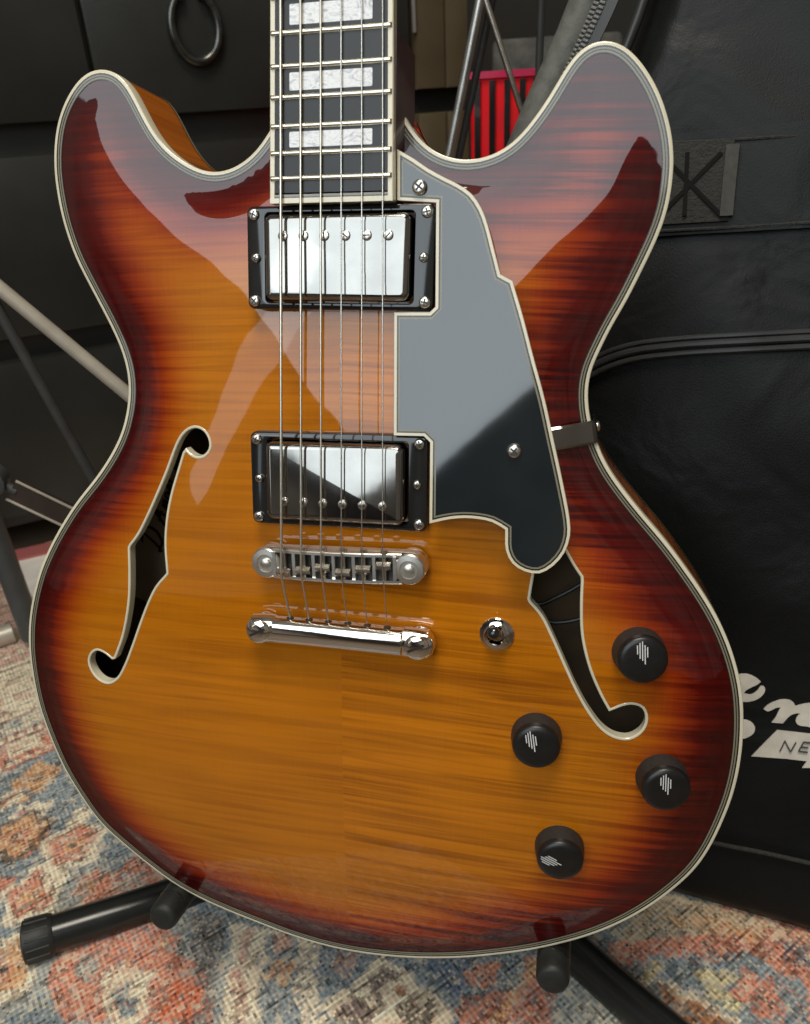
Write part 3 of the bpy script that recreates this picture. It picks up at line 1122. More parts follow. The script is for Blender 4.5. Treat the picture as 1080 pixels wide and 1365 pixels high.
# fine knurling band
KN = km.mesh("knob", [MT['knobside'], MT['knob']], 60)
em = MB()
bars = [(-2.3, -1.0, 3.4), (-1.15, -3.2, 4.6), (0.0, -4.2, 5.2), (1.15, -6.0, 3.4), (2.3, -2.6, 2.4)]
for x, y0_, y1_ in bars:
    em.add([(x - .25, y0_, 12.82), (x + .25, y0_, 12.82), (x + .25, y1_, 12.82), (x - .25, y1_, 12.82)], [(0, 1, 2, 3)])
EMB = em.mesh("emblem", MT['white'])
KPOS = [((852, 876), 0.08, (-0.8, 4.6)), ((714, 989), 0.16, (-2.6, 4.0)), ((883, 1045), 0.06, (-1.0, 4.4)), ((745, 1138), 1.1, (-5.2, 0.6))]
for (px, py), ang, (ex, ey) in KPOS:
    c = gp(px, py, 17)
    z = ztop(c[0], c[1])
    c = gp(px, py, z + 6.5)
    # the top falls away here: follow its slope
    e_ = 4.0
    sxl = (ztop(c[0] + e_, c[1]) - ztop(c[0] - e_, c[1])) / (2 * e_)
    syl = (ztop(c[0], c[1] + e_) - ztop(c[0], c[1] - e_)) / (2 * e_)
    k = link("knob", KN, guitar, gl(c[0], c[1], ztop(c[0], c[1])), (math.atan(syl), -math.atan(sxl), 0))
    link("emblem", EMB, k, (ex / 1000, ey / 1000, 0), (0, 0, ang))

# ------------------------------------------------------------------ floor and rug
mb = MB()
mb.add([(-4000, -3000, -8), (4000, -3000, -8), (4000, 4000, -8), (-4000, 4000, -8)], [(0, 1, 2, 3)])
floor = mb.build("floor", simple("floor_boards", (0.16, 0.11, 0.07), 0.5, vary=0.3, vscale=8))
tag(floor, kind='structure')


def rug_material():
    m, N, L, B = mat("rug_wool")
    a = N.new("ShaderNodeAttribute")
    a.attribute_name = "knot_colour"
    L.new(a.outputs["Color"], B.inputs["Base Color"])
    B.inputs["Roughness"].default_value = 0.95
    B.inputs["Specular IOR Level"].default_value = 0.1
    B.inputs["Sheen Weight"].default_value = 0.15
    return m


RYAW = math.radians(47.0)
ru, rv = np.array([math.cos(RYAW), math.sin(RYAW)]), np.array([-math.sin(RYAW), math.cos(RYAW)])


def uv(px, py):
    f = fl(px, py)[:2]
    return np.array([f @ ru, f @ rv])


KS = 1.75
corners = np.array([uv(*q) for q in ((0, 800), (60, 735), (0, 1365), (1080, 1365), (1080, 1200), (820, 1150), (300, 1100))])
u0, v0 = corners.min(0) - 25
u1, v1 = corners.max(0) + 25
nu, nv = int((u1 - u0) / KS), int((v1 - v0) / KS)
UU, VV = np.meshgrid(u0 + KS * (np.arange(nu) + .5), v0 + KS * (np.arange(nv) + .5))


def sn(scale, seed, oct_=3):
    """value noise on the knot grid"""
    out = np.zeros_like(UU)
    amp, tot = 1.0, 0.0
    r = np.random.default_rng(seed)
    for o in range(oct_):
        s = scale / 2 ** o
        gu, gv = int((u1 - u0) / s) + 3, int((v1 - v0) / s) + 3
        g = r.random((gv, gu))
        a, b = (UU - u0) / s, (VV - v0) / s
        i, j = a.astype(int), b.astype(int)
        a, b = a - i, b - j
        a, b = a * a * (3 - 2 * a), b * b * (3 - 2 * b)
        out += amp * (g[j, i] * (1 - a) * (1 - b) + g[j, i + 1] * a * (1 - b) + g[j + 1, i] * (1 - a) * b + g[j + 1, i + 1] * a * b)
        tot += amp
        amp *= .55
    return out / tot


CREAM, SALM, BLUE, DARK, ORNG, GREY, PINK = map(np.array, ([.74, .61, .43], [.54, .20, .125], [.19, .235, .255], [.13, .095, .075], [.62, .32, .15], [.33, .33, .29], [.55, .33, .25]))
IMG = np.empty(UU.shape + (3,))
IMG[:] = BLUE
jx, jy = (sn(9, 1) - .5) * 9, (sn(9, 2) - .5) * 9
JU, JV = UU + jx, VV + jy


def paint(mask, col, cover=0.9, seed=0):
    r = np.random.default_rng(seed + 77)
    k = mask & (r.random(UU.shape) < cover)
    IMG[k] = col


def disc(px, py, r, col, lob=0, amp=.0, cover=.9, sq=1.0, ph=0.0):
    c = uv(px, py)
    du, dv = JU - c[0], (JV - c[1]) / sq
    d = np.hypot(du, dv)
    if lob:
        d = d / (1 + amp * np.cos(lob * np.arctan2(dv, du) + ph))
    paint(d < r, col, cover, int(px + py * 3))


def poly(pts, col, cover=.88):
    P = np.array([uv(*q) for q in pts])
    lo_, hi = P.min(0) - 12, P.max(0) + 12
    k = (UU > lo_[0]) & (UU < hi[0]) & (VV > lo_[1]) & (VV < hi[1])
    m = np.zeros(UU.shape, bool)
    m[k] = inside(P, np.column_stack([JU[k], JV[k]]))
    paint(m, col, cover, int(pts[0][0] + pts[0][1]))


def stroke(pts, w, col, cover=.92):
    P = [uv(*q) for q in pts]
    for a, b in zip(P[:-1], P[1:]):
        d = b - a
        t = np.clip(((JU - a[0]) * d[0] + (JV - a[1]) * d[1]) / (d @ d), 0, 1)
        paint(np.hypot(JU - a[0] - t * d[0], JV - a[1] - t * d[1]) < w, col, cover, int(P[0][0] * 10) % 900 + 1000)


def flower(px, py, r, outl, fill, core, lob=6):
    disc(px, py, r * 1.3, outl, lob, .13, .9)
    disc(px, py, r * 1.02, DARK, lob, .13, .55)
    disc(px, py, r * .95, fill, lob, .15, .85)
    disc(px, py, r * .42, core, 5, .1, .8)
    disc(px, py, r * .16, DARK, 0, 0, .8)


# scattered field ornaments everywhere first (continues beyond the picture)
fr_ = np.random.default_rng(5)
w1 = sn(70, 21, 2)
paint(w1 > .63, GREY, .8, 3)
paint(w1 < .33, SALM, .75, 4)
for k in range(110):
    c = np.array([fr_.uniform(u0, u1), fr_.uniform(v0, v1)])
    r = fr_.uniform(5, 15)
    col = (CREAM, ORNG, SALM, CREAM, DARK, PINK)[k % 6]
    d = np.hypot(JU - c[0], (JV - c[1]))
    an = np.arctan2(JV - c[1], JU - c[0])
    q = d / (1 + .22 * np.cos((4 + k % 4) * an))
    paint((q < r) & (q > r * .55), col, .8, k)
    paint(q < r * .45, (SALM, BLUE, ORNG, DARK)[k % 4], .8, k + 300)
# placed motifs
poly([(110, 1215), (140, 1170), (190, 1135), (240, 1180), (215, 1260), (270, 1290), (290, 1365), (90, 1365), (60, 1310)], SALM, .8)
poly([(150, 1175), (185, 1160), (200, 1185), (165, 1200)], GREY, .6)
poly([(255, 1215), (305, 1220), (290, 1300), (280, 1365), (240, 1365), (262, 1290)], (.17, .15, .14), .75)
poly([(310, 1228), (372, 1245), (350, 1300), (345, 1365), (295, 1365), (305, 1290)], CREAM, .85)
stroke([(330, 1240), (318, 1300), (322, 1365)], 4, PINK, .7)
poly([(352, 1248), (440, 1262), (420, 1310), (400, 1365), (345, 1365), (352, 1310)], BLUE, .85)
disc(375, 1258, 7, PINK, 0, 0, .8)
disc(372, 1295, 9, ORNG, 4, .2, .7)
stroke([(412, 1255), (405, 1310), (418, 1365)], 8, CREAM, .65)
poly([(420, 1262), (480, 1272), (455, 1320), (425, 1345)], BLUE, .8)
disc(455, 1285, 9, PINK, 4, .2, .6)
# stepped diamond with checks
poly([(512, 1272), (606, 1352), (560, 1420), (430, 1345)], CREAM, .95)
poly([(512, 1284), (536, 1304), (505, 1335), (484, 1312)], (.14, .11, .10), .85)
poly([(544, 1312), (588, 1350), (560, 1380), (520, 1345)], (.12, .10, .08), .85)
poly([(470, 1322), (500, 1345), (480, 1380), (448, 1345)], (.17, .12, .11), .85)
disc(535, 1320, 9, CREAM, 0, 0, .9)
disc(536, 1320, 3.5, (.3, .12, .06))
poly([(560, 1275), (625, 1278), (612, 1330), (590, 1322)], (.10, .15, .22), .85)
poly([(615, 1290), (640, 1282), (672, 1288), (655, 1312), (620, 1312)], SALM, .85)
poly([(612, 1330), (650, 1322), (690, 1322), (705, 1275), (745, 1270), (745, 1365), (610, 1375)], SALM, .8)
stroke([(660, 1365), (700, 1310), (725, 1272)], 3, ORNG, .8)
poly([(665, 1310), (690, 1290), (700, 1300), (690, 1320)], GREY, .7)
# treble side
poly([(740, 1265), (800, 1262), (880, 1330), (900, 1400), (740, 1400)], GREY, .8)
poly([(850, 1205), (900, 1190), (1080, 1245), (1080, 1270), (1000, 1245), (900, 1262), (820, 1262)], (.46, .34, .21), .8)
stroke([(830, 1268), (900, 1266), (960, 1262), (1005, 1258), (1040, 1280), (1080, 1305)], 9, SALM, .85)
stroke([(900, 1230), (960, 1235), (1010, 1250)], 4, ORNG, .5)
poly([(845, 1277), (895, 1276), (1000, 1268), (1080, 1320), (1080, 1400), (900, 1340)], BLUE, .85)
poly([(862, 1282), (888, 1286), (868, 1318), (852, 1305)], (.58, .46, .25), .9)
stroke([(935, 1302), (955, 1312), (950, 1325), (975, 1335)], 6, (.60, .50, .28), .85)
stroke([(940, 1300), (975, 1302)], 4, (.60, .50, .28), .7)
disc(1012, 1324, 14, SALM, 5, .15, .8)
poly([(880, 1308), (990, 1365), (880, 1400)], (.38, .16, .07), .75)
stroke([(885, 1310), (985, 1365)], 2.5, CREAM, .6)
disc(1060, 1272, 10, (.12, .10, .12), 0, 0, .7)
poly([(1010, 1235), (1080, 1240), (1080, 1262), (1030, 1255)], SALM, .7)
# bass side
poly([(0, 1062), (30, 1042), (34, 1062), (0, 1086)], CREAM, .9)
stroke([(0, 1072), (22, 1060)], 3, (.30, .12, .07))
disc(50, 1036, 17, ORNG, 4, .16, .92, ph=.6)
disc(53, 1034, 6, DARK, 0, 0, .6)
disc(52, 1079, 10, CREAM, 4, .2, .9)
flower(28, 1114, 19, DARK, ORNG, SALM)
flower(98, 1126, 19, CREAM, SALM, ORNG, 5)
disc(122, 1132, 8, CREAM, 0, 0, .7)
disc(112, 1084, 8, CREAM, 3, .2, .9)
flower(44, 1192, 18, CREAM, SALM, ORNG, 5)
disc(74, 1172, 8, CREAM, 3, .2, .9)
disc(4, 1178, 8, SALM, 3, .2, .9)
flower(2, 1296, 20, CREAM, ORNG, SALM, 6)
disc(168, 1332, 14, CREAM, 0, 0, .85, 1.5)
disc(168, 1332, 8, BLUE, 0, 0, .85, 1.5)
disc(190, 1310, 9, CREAM, 4, .2, .8)
disc(243, 1335, 13, (.55, .13, .06), 4, .2, .85)
disc(118, 1288, 10, GREY, 0, 0, .7)
disc(150, 1300, 8, CREAM, 5, .2, .6)
# border bands, far left
bandv = lambda px, py: uv(px, py)[1]
vb = [bandv(25, q) for q in (1018, 1008, 996, 984, 976, 956, 953, 888, 884, 872, 862, 850)]
VJ = VV + (sn(16, 9) - .5) * 1.6


def band(a, b, col, cover=.9, seed=0):
    paint((VJ > a) & (VJ <= b), col, cover, seed)


band(vb[0] - 3, vb[0], (.40, .12, .08), .8, 1)
band(vb[0], vb[2], SALM, .85, 2)
dot = (np.mod(UU, 9.0) < 5.0)
paint((VJ > vb[0] + 1) & (VJ < vb[0] + 6.5) & dot, CREAM, .95, 3)
band(vb[2], vb[3], PINK, .85, 4)
paint((VJ > vb[1] + 2) & (VJ < vb[3] - 2) & (np.mod(UU, 64) < 30), CREAM, .8, 5)
paint((VJ > vb[1] + 5) & (VJ < vb[3] - 3) & (np.mod(UU, 64) > 42) & (np.mod(UU, 64) < 54), (.40, .11, .07), .8, 5)
band(vb[3] - 1, vb[3] + 9, (.36, .14, .10), .85, 6)
paint((VJ > vb[3] + 1) & (VJ < vb[3] + 7) & dot, CREAM, .95, 7)
band(vb[3] + 9, vb[5], GREY * 1.25, .85, 8)
paint((VJ > vb[3] + 12) & (VJ < vb[5] - 2) & (sn(14, 31, 2) > .52), CREAM, .8, 8)
band(vb[5], vb[6], (.33, .17, .12), .8, 9)
band(vb[6], vb[6] + 4, CREAM, .95, 10)
band(vb[6] + 4, vb[7], CREAM * 1.02, .95, 11)
ring_ = np.abs(np.mod(JU + 12 * np.sin(VV / 17), 78) - 39)
paint((VJ > vb[6] + 6) & (VJ < vb[7] - 4) & (ring_ < 6), (.26, .15, .13), .7, 12)
paint((VJ > vb[6] + 16) & (VJ < vb[7] - 10) & (sn(18, 41, 2) > .56), (.40, .23, .19), .7, 13)
band(vb[7], vb[7] + 3, (.30, .13, .09), .85, 14)
band(vb[7] + 3, vb[8] + 4, CREAM, .9, 15)
band(vb[8] + 4, vb[10] + 8, PINK, .92, 16)
paint((VJ > vb[9]) & (VJ < vb[9] + 8) & (np.mod(UU, 13) < 7), CREAM, .95, 17)
band(vb[10] + 8, vb[10] + 30, CREAM * .95, .92, 18)
band(vb[10] + 30, 1e9, PINK, .9, 19)
# wear: pale flecks, weft lines, uneven dye
IMG *= (0.80 + 0.42 * sn(26, 51, 3))[..., None]
weft = np.random.default_rng(8).normal(1, .13, (nv, 1)) * (1 + .10 * (sn(40, 61, 2) - .5))
IMG *= np.clip(weft, .62, 1.4)[..., None]
fle = np.random.default_rng(9).random(UU.shape)
for c_ in range(3):
    IMG[..., c_] = 0.45 * IMG[..., c_] + 0.55 * blur(IMG[..., c_], 2)
IMG = IMG * .95 + CREAM * .07
hat = (np.arange(nv)[:, None] % 2 + np.arange(nu)[None, :] % 2)
IMG *= (np.array([.72, 1.0, 1.26])[hat])[..., None]
mot = sn(5.5, 71, 2)
IMG = np.where((mot > .72)[..., None], IMG * .5 + CREAM * .5, IMG)
IMG = np.where((mot < .30)[..., None], IMG * .55, IMG)
IMG *= 1.08
IMG = np.where((fle < .12)[..., None], IMG * .55 + CREAM * .45, IMG)
IMG = np.where((fle > .90)[..., None], IMG * .58, IMG)
dash = (np.random.default_rng(10).random((nv, nu // 9 + 1)) < .06).repeat(9, axis=1)[:, :nu]
IMG = np.where(dash[..., None], IMG * .55, IMG)
IMG = np.clip(IMG, 0.006, .86)

zz = np.random.default_rng(12).normal(0, .16, (nv + 1, nu + 1))
zz += .22 * (np.arange(nv + 1)[:, None] % 2)
gu, gv = np.meshgrid(u0 + KS * np.arange(nu + 1), v0 + KS * np.arange(nv + 1))
wx = gu * ru[0] + gv * rv[0]
wy = gu * ru[1] + gv * rv[1]
RV = np.column_stack([wx.ravel(), wy.ravel(), np.clip(zz, -.5, .5).ravel()]) / 1000
ii = np.arange(nv)[:, None] * (nu + 1) + np.arange(nu)[None, :]
RF = np.stack([ii, ii + 1, ii + nu + 2, ii + nu + 1], -1).reshape(-1, 4)
me = bpy.data.meshes.new("rug")
me.vertices.add(len(RV))
me.vertices.foreach_set("co", RV.ravel())
me.loops.add(RF.size)
me.loops.foreach_set("vertex_index", RF.ravel())
me.polygons.add(len(RF))
me.polygons.foreach_set("loop_start", np.arange(0, RF.size, 4))
me.update(calc_edges=True)
me.materials.append(rug_material())
ca = me.attributes.new("knot_colour", 'FLOAT_COLOR', 'FACE')
ca.data.foreach_set("color", np.column_stack([IMG.reshape(-1, 3), np.ones(nu * nv)]).astype(np.float32).ravel())
rug = link("rug", me)
tag(rug, "worn red, cream and blue patterned oriental rug lying under the guitar stand", "rug")
mb = MB()
cs_ = [(u0 * ru + v0 * rv), (u1 * ru + v0 * rv), (u1 * ru + v1 * rv), (u0 * ru + v1 * rv)]
mb.loft([[(*c_, z) for c_ in cs_] for z in (-8, -0.9)], True, True)
mb.build("backing", simple("rug_backing", (.3, .24, .18), .95), rug)

# ------------------------------------------------------------------ guitar stand
MT['stand'] = simple("black_painted_steel", (0.012, 0.013, 0.012), 0.24, vary=0.15, vscale=90)
MT['rubber'] = simple("black_rubber", (0.013, 0.014, 0.012), 0.52, vary=0.2, vscale=200)
HUBP = pl(556, 1094, (0, 112, 0), np.array([0, 1.0, 0]))
footL = fl(48, 1252, 13)
footR = fl(940, 1420, 13)
stand = empty("guitar_stand", (HUBP[0] / 1000, HUBP[1] / 1000, 0))
tag(stand, "black tubular guitar stand with rubber feet holding the guitar on the rug", "stand")
SB = np.array([HUBP[0], HUBP[1], 0])


def stand_leg(foot, bow):
    mb = MB()
    d = (HUBP - foot)
    d /= np.linalg.norm(d)
    mid = foot + d * 150 + np.array([0, 0, bow])
    mb.tube(catmull([foot + d * 6, foot + d * 60, mid, HUBP], 14, closed=False), 13.2, 18)
    leg = mb.build("leg", MT['stand'], stand, base=SB)
    f = MB()
    n = 22
    P = [foot + d * t for t in (-9, -7, 0, 9, 12)]
    f.tube([P[0], P[0] + d * 1.5, P[2], P[3], P[4]], [10, 14.4, 15.0, 14.8, 13.6], n)
    for q in range(14):                               # moulded ribs
        a = 2 * math.pi * q / 14
        s_ = np.cross(d, [0, 0, 1.0])
        s_ /= np.linalg.norm(s_)
        t_ = np.cross(s_, d)
        o_ = (math.cos(a) * s_ + math.sin(a) * t_) * 14.8
        f.tube([foot - d * 6 + o_, foot + d * 9 + o_ * .97], 0.9, 5)
    f.build("rubber_foot", MT['rubber'], leg, base=SB)


stand_leg(footL, 2)
stand_leg(footR, 4)
footB = np.array([SB[0] + 40, SB[1] + 230, 14])
stand_leg(footB, 2)
mb = MB()
topc = HUBP + np.array([0, 110, 470])
mb.tube([HUBP + np.array([0, 0, -22]), HUBP + np.array([0, 2, 20]), topc], 13, 18)
mb.build("column", MT['stand'], stand, base=SB)
mb = MB()
mb.tube([HUBP + np.array([0, 0, -26]), HUBP + np.array([0, 0, -24]), HUBP + np.array([0, 0, 26]), HUBP + np.array([0, 0, 28])], [15, 19, 19, 15], 20)
mb.build("hub", MT['rubber'], stand, base=SB)


def cradle(px, py, ztip, zback):
    """padded arm along the guitar's depth, tangent under the body edge"""
    e = gp(px, py, 0)[:2]
    k = np.argmin(np.linalg.norm(OUTLINE - e, axis=1))
    t = OUTLINE[(k + 3) % len(OUTLINE)] - OUTLINE[k - 3]
    t /= np.linalg.norm(t)
    n_out = np.array([t[1], -t[0]])
    c_ = OUTLINE[k] + n_out * 9.3
    g = lambda z, dy=0: gw((c_[0] + n_out[0] * dy, c_[1] + n_out[1] * dy, z))
    mb = MB()
    mb.tube([g(-48), g(ztip - 14), g(ztip - 3), g(ztip - 1), g(ztip)], [9.3, 9.3, 9.1, 8.2, 6.5], 20)
    arm = mb.build("cradle_pad", MT['rubber'], stand, base=SB)
    mb = MB()
    mb.tube(catmull([g(-30), g(-62), g(-84, 6), HUBP + np.array([0, 0, 10])], 10, closed=False), 6.5, 14)
    mb.build("cradle_arm", MT['stand'], arm, base=SB)
    mb = MB()
    mb.tube([g(ztip - 15), g(ztip - 14.2), g(ztip - 13.4)], [9.35, 9.6, 9.35], 20)
    mb.build("seam", MT['stand'], arm, base=SB)


cradle(240, 1184, 18, -60)
cradle(727, 1264, 15, -60)

# ------------------------------------------------------------------ cabinet with drawers
YC = math.radians(39.0)
cu = np.array([math.cos(YC), math.sin(YC), 0])
cn = np.array([math.sin(YC), -math.cos(YC), 0])      # faces the camera
C0 = fl(40, 741)
MT['lacquer'] = simple("black_cabinet_lacquer", (0.019, 0.0195, 0.0165), 0.36, vary=0.12, vscale=12, bump=(240, 0.06, 0.002))
MT['oiled'] = simple("black_iron", (0.10, 0.10, 0.09), 0.24, metal=0.9, vary=0.2, vscale=120)


def cuv(px, py):
    p = pl(px, py, C0, cn)
    return (p - C0) @ cu, p[2]


def cw3(u, z, d=0.0):
    return C0 + cu * u + cn * d + np.array([0, 0, z])


def cbox(u0_, u1_, z0_, z1_, d0, d1, b=2.0):
    mb = MB()
    P = lambda i, d: [cw3(u0_ + i, z0_ + i, d), cw3(u1_ - i, z0_ + i, d), cw3(u1_ - i, z1_ - i, d), cw3(u0_ + i, z1_ - i, d)]
    mb.loft([P(0, d0), P(0, d1 - b), P(b * .3, d1 - b * .3), P(b, d1)])
    return mb


uL, zA0 = cuv(0, 170)
vseam = cuv(112, 45)[0]
uR = cuv(626, 60)[0]
z1t = np.mean([cuv(0, 169)[1], cuv(75, 161)[1], cuv(300, 146)[1]])
z1b = np.mean([cuv(0, 211)[1], cuv(70, 204)[1]])
z2t = np.mean([cuv(0, 458)[1], cuv(143, 428)[1]])
z2b = np.mean([cuv(0, 490)[1], cuv(158, 456)[1]])
cab = empty("drawer_cabinet", tuple(cw3(300, 0, -200) / 1000))
tag(cab, "black drawer cabinet with a dark ring pull standing behind the guitar", "cabinet")
CB = cw3(300, 0, -200)
u_l, u_r = -330, uR
cbox(u_l, u_r, 40, 1000, -420, -16, 2).build("carcass", MT['lacquer'], cab, base=CB)
zt4 = z1t + 190
for za, zb_ in ((z2b * 0 + 58, z2b), (z2t, z1b)):
    pass
cbox(u_l + 4, vseam + 268, 62, z2b, -16, 4, 3).build("drawer", MT['lacquer'], cab, base=CB)
cbox(u_l + 4, vseam + 268, z2t, z1b, -16, 4, 3).build("drawer", MT['lacquer'], cab, base=CB)
cbox(u_l + 4, vseam - 2.2, z1t, z1t + 200, -16, 4, 3).build("drawer", MT['lacquer'], cab, base=CB)
cbox(vseam + 2.2, cuv(545, 60)[0], z1t, z1t + 200, -16, 4, 3).build("drawer", MT['lacquer'], cab, base=CB)
cbox(u_l + 4, vseam - 2.2, z1t + 225, z1t + 425, -16, 4, 3).build("drawer", MT['lacquer'], cab, base=CB)
cbox(vseam + 2.2, cuv(545, 60)[0], z1t + 225, z1t + 425, -16, 4, 3).build("drawer", MT['lacquer'], cab, base=CB)
MT['warm_reflection'] = simple("warm_reflection_panel", (0.095, 0.070, 0.038), 0.42, vary=0.2, vscale=14)  # warm reflection on the black cabinet, put into the base colour
pu = [cuv(q, 60)[0] for q in (553, 591, 593, 622)]
zq = cuv(580, 118)[1]
zq2 = cuv(580, 150)[1]
for a_, b_ in ((pu[0], pu[1]), (pu[2], pu[3])):
    cbox(a_, b_, zq, zq + 300, -16, 5, 3).build("door_board", MT['warm_reflection'], cab, base=CB)
    cbox(a_, b_, 62, zq2, -16, 5, 3).build("door_board", MT['warm_reflection'], cab, base=CB)
mb = MB()
mb.tube([cw3(cuv(549, 20)[0], k, 6) for k in (cuv(549, 44)[1], cuv(549, -60)[1])], 3.0, 8)
mb.build("edge_strip", simple("bright_strip", (.7, .68, .62), .3, 1.0), cab, base=CB)
# ring pull
rc_u, rc_z = cuv(258, 36)
k_ = np.linalg.norm(cw3(rc_u, rc_z) - CW) / FPX
R_ = 30 * k_
mb = MB()
ringp = [cw3(rc_u + R_ * .86 * math.sin(a), rc_z - R_ * 1.12 * math.cos(a), 10) for a in np.linspace(-2.62, 2.62, 40)]
mb.tube(ringp, [4.4 * k_ + 1.2 * math.cos(a / 2.2) for a in np.linspace(-2.6, 2.6, 40)], 12)
ring = mb.build("ring_pull", MT['oiled'], cab, base=CB)
mb = MB()
for a in (-2.62, 2.62):
    c_ = cw3(rc_u + R_ * .86 * math.sin(a), rc_z - R_ * 1.12 * math.cos(a), 4)
    mb.tube([c_, c_ + cn * 12], [7, 6], 12)
mb.build("mount", MT['oiled'], ring, base=CB)
mb = MB()
for u_ in (u_l + 40, u_r - 40):
    for d_ in (-380, -40):
        mb.loft([[cw3(u_ + a, z, d_ + b) for a, b in ((-20, -20), (20, -20), (20, 20), (-20, 20))] for z in (-8, 42)])
mb.build("plinth", MT['lacquer'], cab, base=CB)

# white board with a pink top edge on the floor before the cabinet
wb = MB()
q_ = [fl(*q, 0)[:2] for q in ((8, 748), (120, 722), (150, 792), (50, 806))]
wb.loft([[(*c_, z) for c_ in q_] for z in (0.3, 5.0)])
WB = np.array([*np.mean(q_, axis=0), 0.3])
wo = wb.build("white_board", simple("white_painted_board", (.86, .80, .70), .6, vary=.1, vscale=30), base=WB)
wo.location = tuple(WB / 1000)
tag(wo, "low white board with a pink edge lying on the rug at the cabinet's foot", "board")
mb = MB()
e_ = [fl(*q, 0)[:2] for q in ((8, 744), (122, 718), (124, 729), (11, 756))]
mb.loft([[(*c_, z) for c_ in e_] for z in (0.3, 9.0)])
mb.build("edge_strip", simple("pink_edge", (.42, .12, .11), .6), wo, base=WB)

# ------------------------------------------------------------------ tripod stand, bass side
MT['chrome_rod'] = simple("pale_metal_rod", (0.52, 0.47, 0.38), 0.36, 0.35, vary=.1)
MT['bright_rod'] = simple("bright_metal_rod", (0.82, 0.80, 0.76), 0.35, 1.0, vary=.08)
MT['dark_rod'] = simple("dark_metal_rod", (0.045, 0.045, 0.043), 0.4, vary=.15)
MT['tubegrey'] = simple("grey_tube", (0.06, 0.065, 0.065), 0.38, vary=.1)
TP0 = np.array([0, 235.0, 0])
TN = np.array([0.35, -0.94, 0])
TN /= np.linalg.norm(TN)


def to_floor(a, b, z=6.0):
    t = (z - a[2]) / (b[2] - a[2])
    return a + (b - a) * t


apex = pl(-34, 356, TP0 + np.array([-330, -130, 0]), TN)
tri_b = np.array([apex[0], apex[1], 0])
tst = empty("tripod_stand", tuple(tri_b / 1000))
tag(tst, "folding metal tripod stand beside the cabinet, its pale brace crossing behind the guitar", "stand")
p_a = pl(170, 525, TP0 + np.array([-330, -130, 0]), TN)
mb = MB()
mb.tube([apex, to_floor(apex, p_a)], 5.0, 12)
mb.build("brace", MT['chrome_rod'], tst, base=tri_b)
p_b = pl(120, 630, TP0 + np.array([-330, -130, 0]), TN)
mb = MB()
mb.tube([apex, to_floor(apex, p_b)], 3.8, 12)
mb.build("leg", MT['dark_rod'], tst, base=tri_b)
f1 = fl(44, 848, 10)
f0 = pl(-14, 690, f1, TN)
mb = MB()
f2 = f0 + (f0 - f1) * 2.2
mb.tube([f1, f2], 12.0, 16)
mb.build("leg", MT['tubegrey'], tst, base=tri_b)
mb = MB()
e1, e0 = fl(20, 842, 11), fl(-40, 862, 11)
mb.tube([e1, e1 + (e0 - e1) * .04, e0], [9, 11.5, 11.5], 16)
mb.build("foot", MT['chrome_rod'], tst, base=tri_b)
mb = MB()
bp = TP0 + np.array([-330, -90, 0])
b0_, b1_ = pl(16, 651, bp, TN), pl(150, 715, bp, TN)
dd = (b1_ - b0_) / np.linalg.norm(b1_ - b0_)
vv = np.cross(TN, dd)
hb = 9.5
mb.loft([[p_ + vv * a + TN * b for a, b in ((-hb, -3), (hb, -3), (hb, 3), (-hb, 3))] for p_ in (b0_, b1_)])
bar = mb.build("flat_bar", simple("brown_bar", (.035, .022, .016), .5, vary=.2), tst, base=tri_b)
mb = MB()
for s in (-1, 1):
    mb.tube([b0_ + vv * s * hb + TN * 3, b1_ + vv * s * hb + TN * 3], 1.1, 6)
mb.build("bar_edge", MT['chrome_rod'], bar, base=tri_b)
mb = MB()
kc = pl(-13, 640, bp, TN)
mb.tube([kc - TN * 8, kc - TN * 7, kc + TN * 8, kc + TN * 10], [10, 13, 13, 9], 16)
mb.build("clamp_knob", MT['tubegrey'], tst, base=tri_b)
mb = MB()
mb.tube([kc, b0_ + dd * 4], 4, 10)
colb = np.array([f2[0] - 60, f2[1] - 30, 0])
mb.tube([colb, colb + np.array([0, 0, apex[2] + 200])], 10, 14)
mb.tube([colb + np.array([0, 0, kc[2]]), kc], 6, 10)
mb.tube([f2, colb + np.array([0, 0, f2[2] + 20])], 8, 10)
mb.tube([apex, colb + np.array([0, 0, apex[2] + 30])], 8, 10)
mb.build("column", MT['tubegrey'], tst, base=tri_b)

# ------------------------------------------------------------------ things behind the treble cutaway
QP = np.array([40, 420.0, 0])
QN = np.array([0.0, -1.0, 0])
ap2 = pl(643, -14, QP, QN)
q_b = np.array([ap2[0], ap2[1], 0])
t2 = empty("slim_tripod", tuple(q_b / 1000))
tag(t2, "slim tripod with a bright steel leg seen in the treble cutaway before the red box", "stand")
for nm, q, r, mk in (("leg", (599, 207), 4.0, 'bright_rod'), ("leg", (702, 168), 2.6, 'nickel_dull'), ("leg", (612, 207), 3.4, 'dark_rod')):
    e = pl(*q, QP + np.array([0, 14 if mk == 'dark_rod' else 0, 0]), QN)
    a = ap2 + np.array([8 if mk == 'dark_rod' else 0, 14 if mk == 'dark_rod' else 0, 0])
    mb = MB()
    mb.tube([a, to_floor(a, e, 3)], r, 12)
    mb.build(nm, MT[mk], t2, base=q_b)
mb = MB()
mb.tube([ap2 + np.array([0, 0, 8]), ap2 + np.array([0, 0, 300])], 9, 14)
mb.tube([ap2 + np.array([0, 0, -2]), ap2 + np.array([0, 0, 10])], 7, 14)
mb.build("column", MT['dark_rod'], t2, base=q_b)
pa, pb = pl(722, 0, QP, QN), pl(717, 140, QP, QN)
mb = MB()
mb.tube([to_floor(pa, pb, 0), pa + (pa - pb) * 1.4], 3.2, 12)
pole = mb.build("upright_pole", MT['dark_rod'], base=to_floor(pa, pb, 0))
pole.location = tuple(to_floor(pa, pb, 0) / 1000)
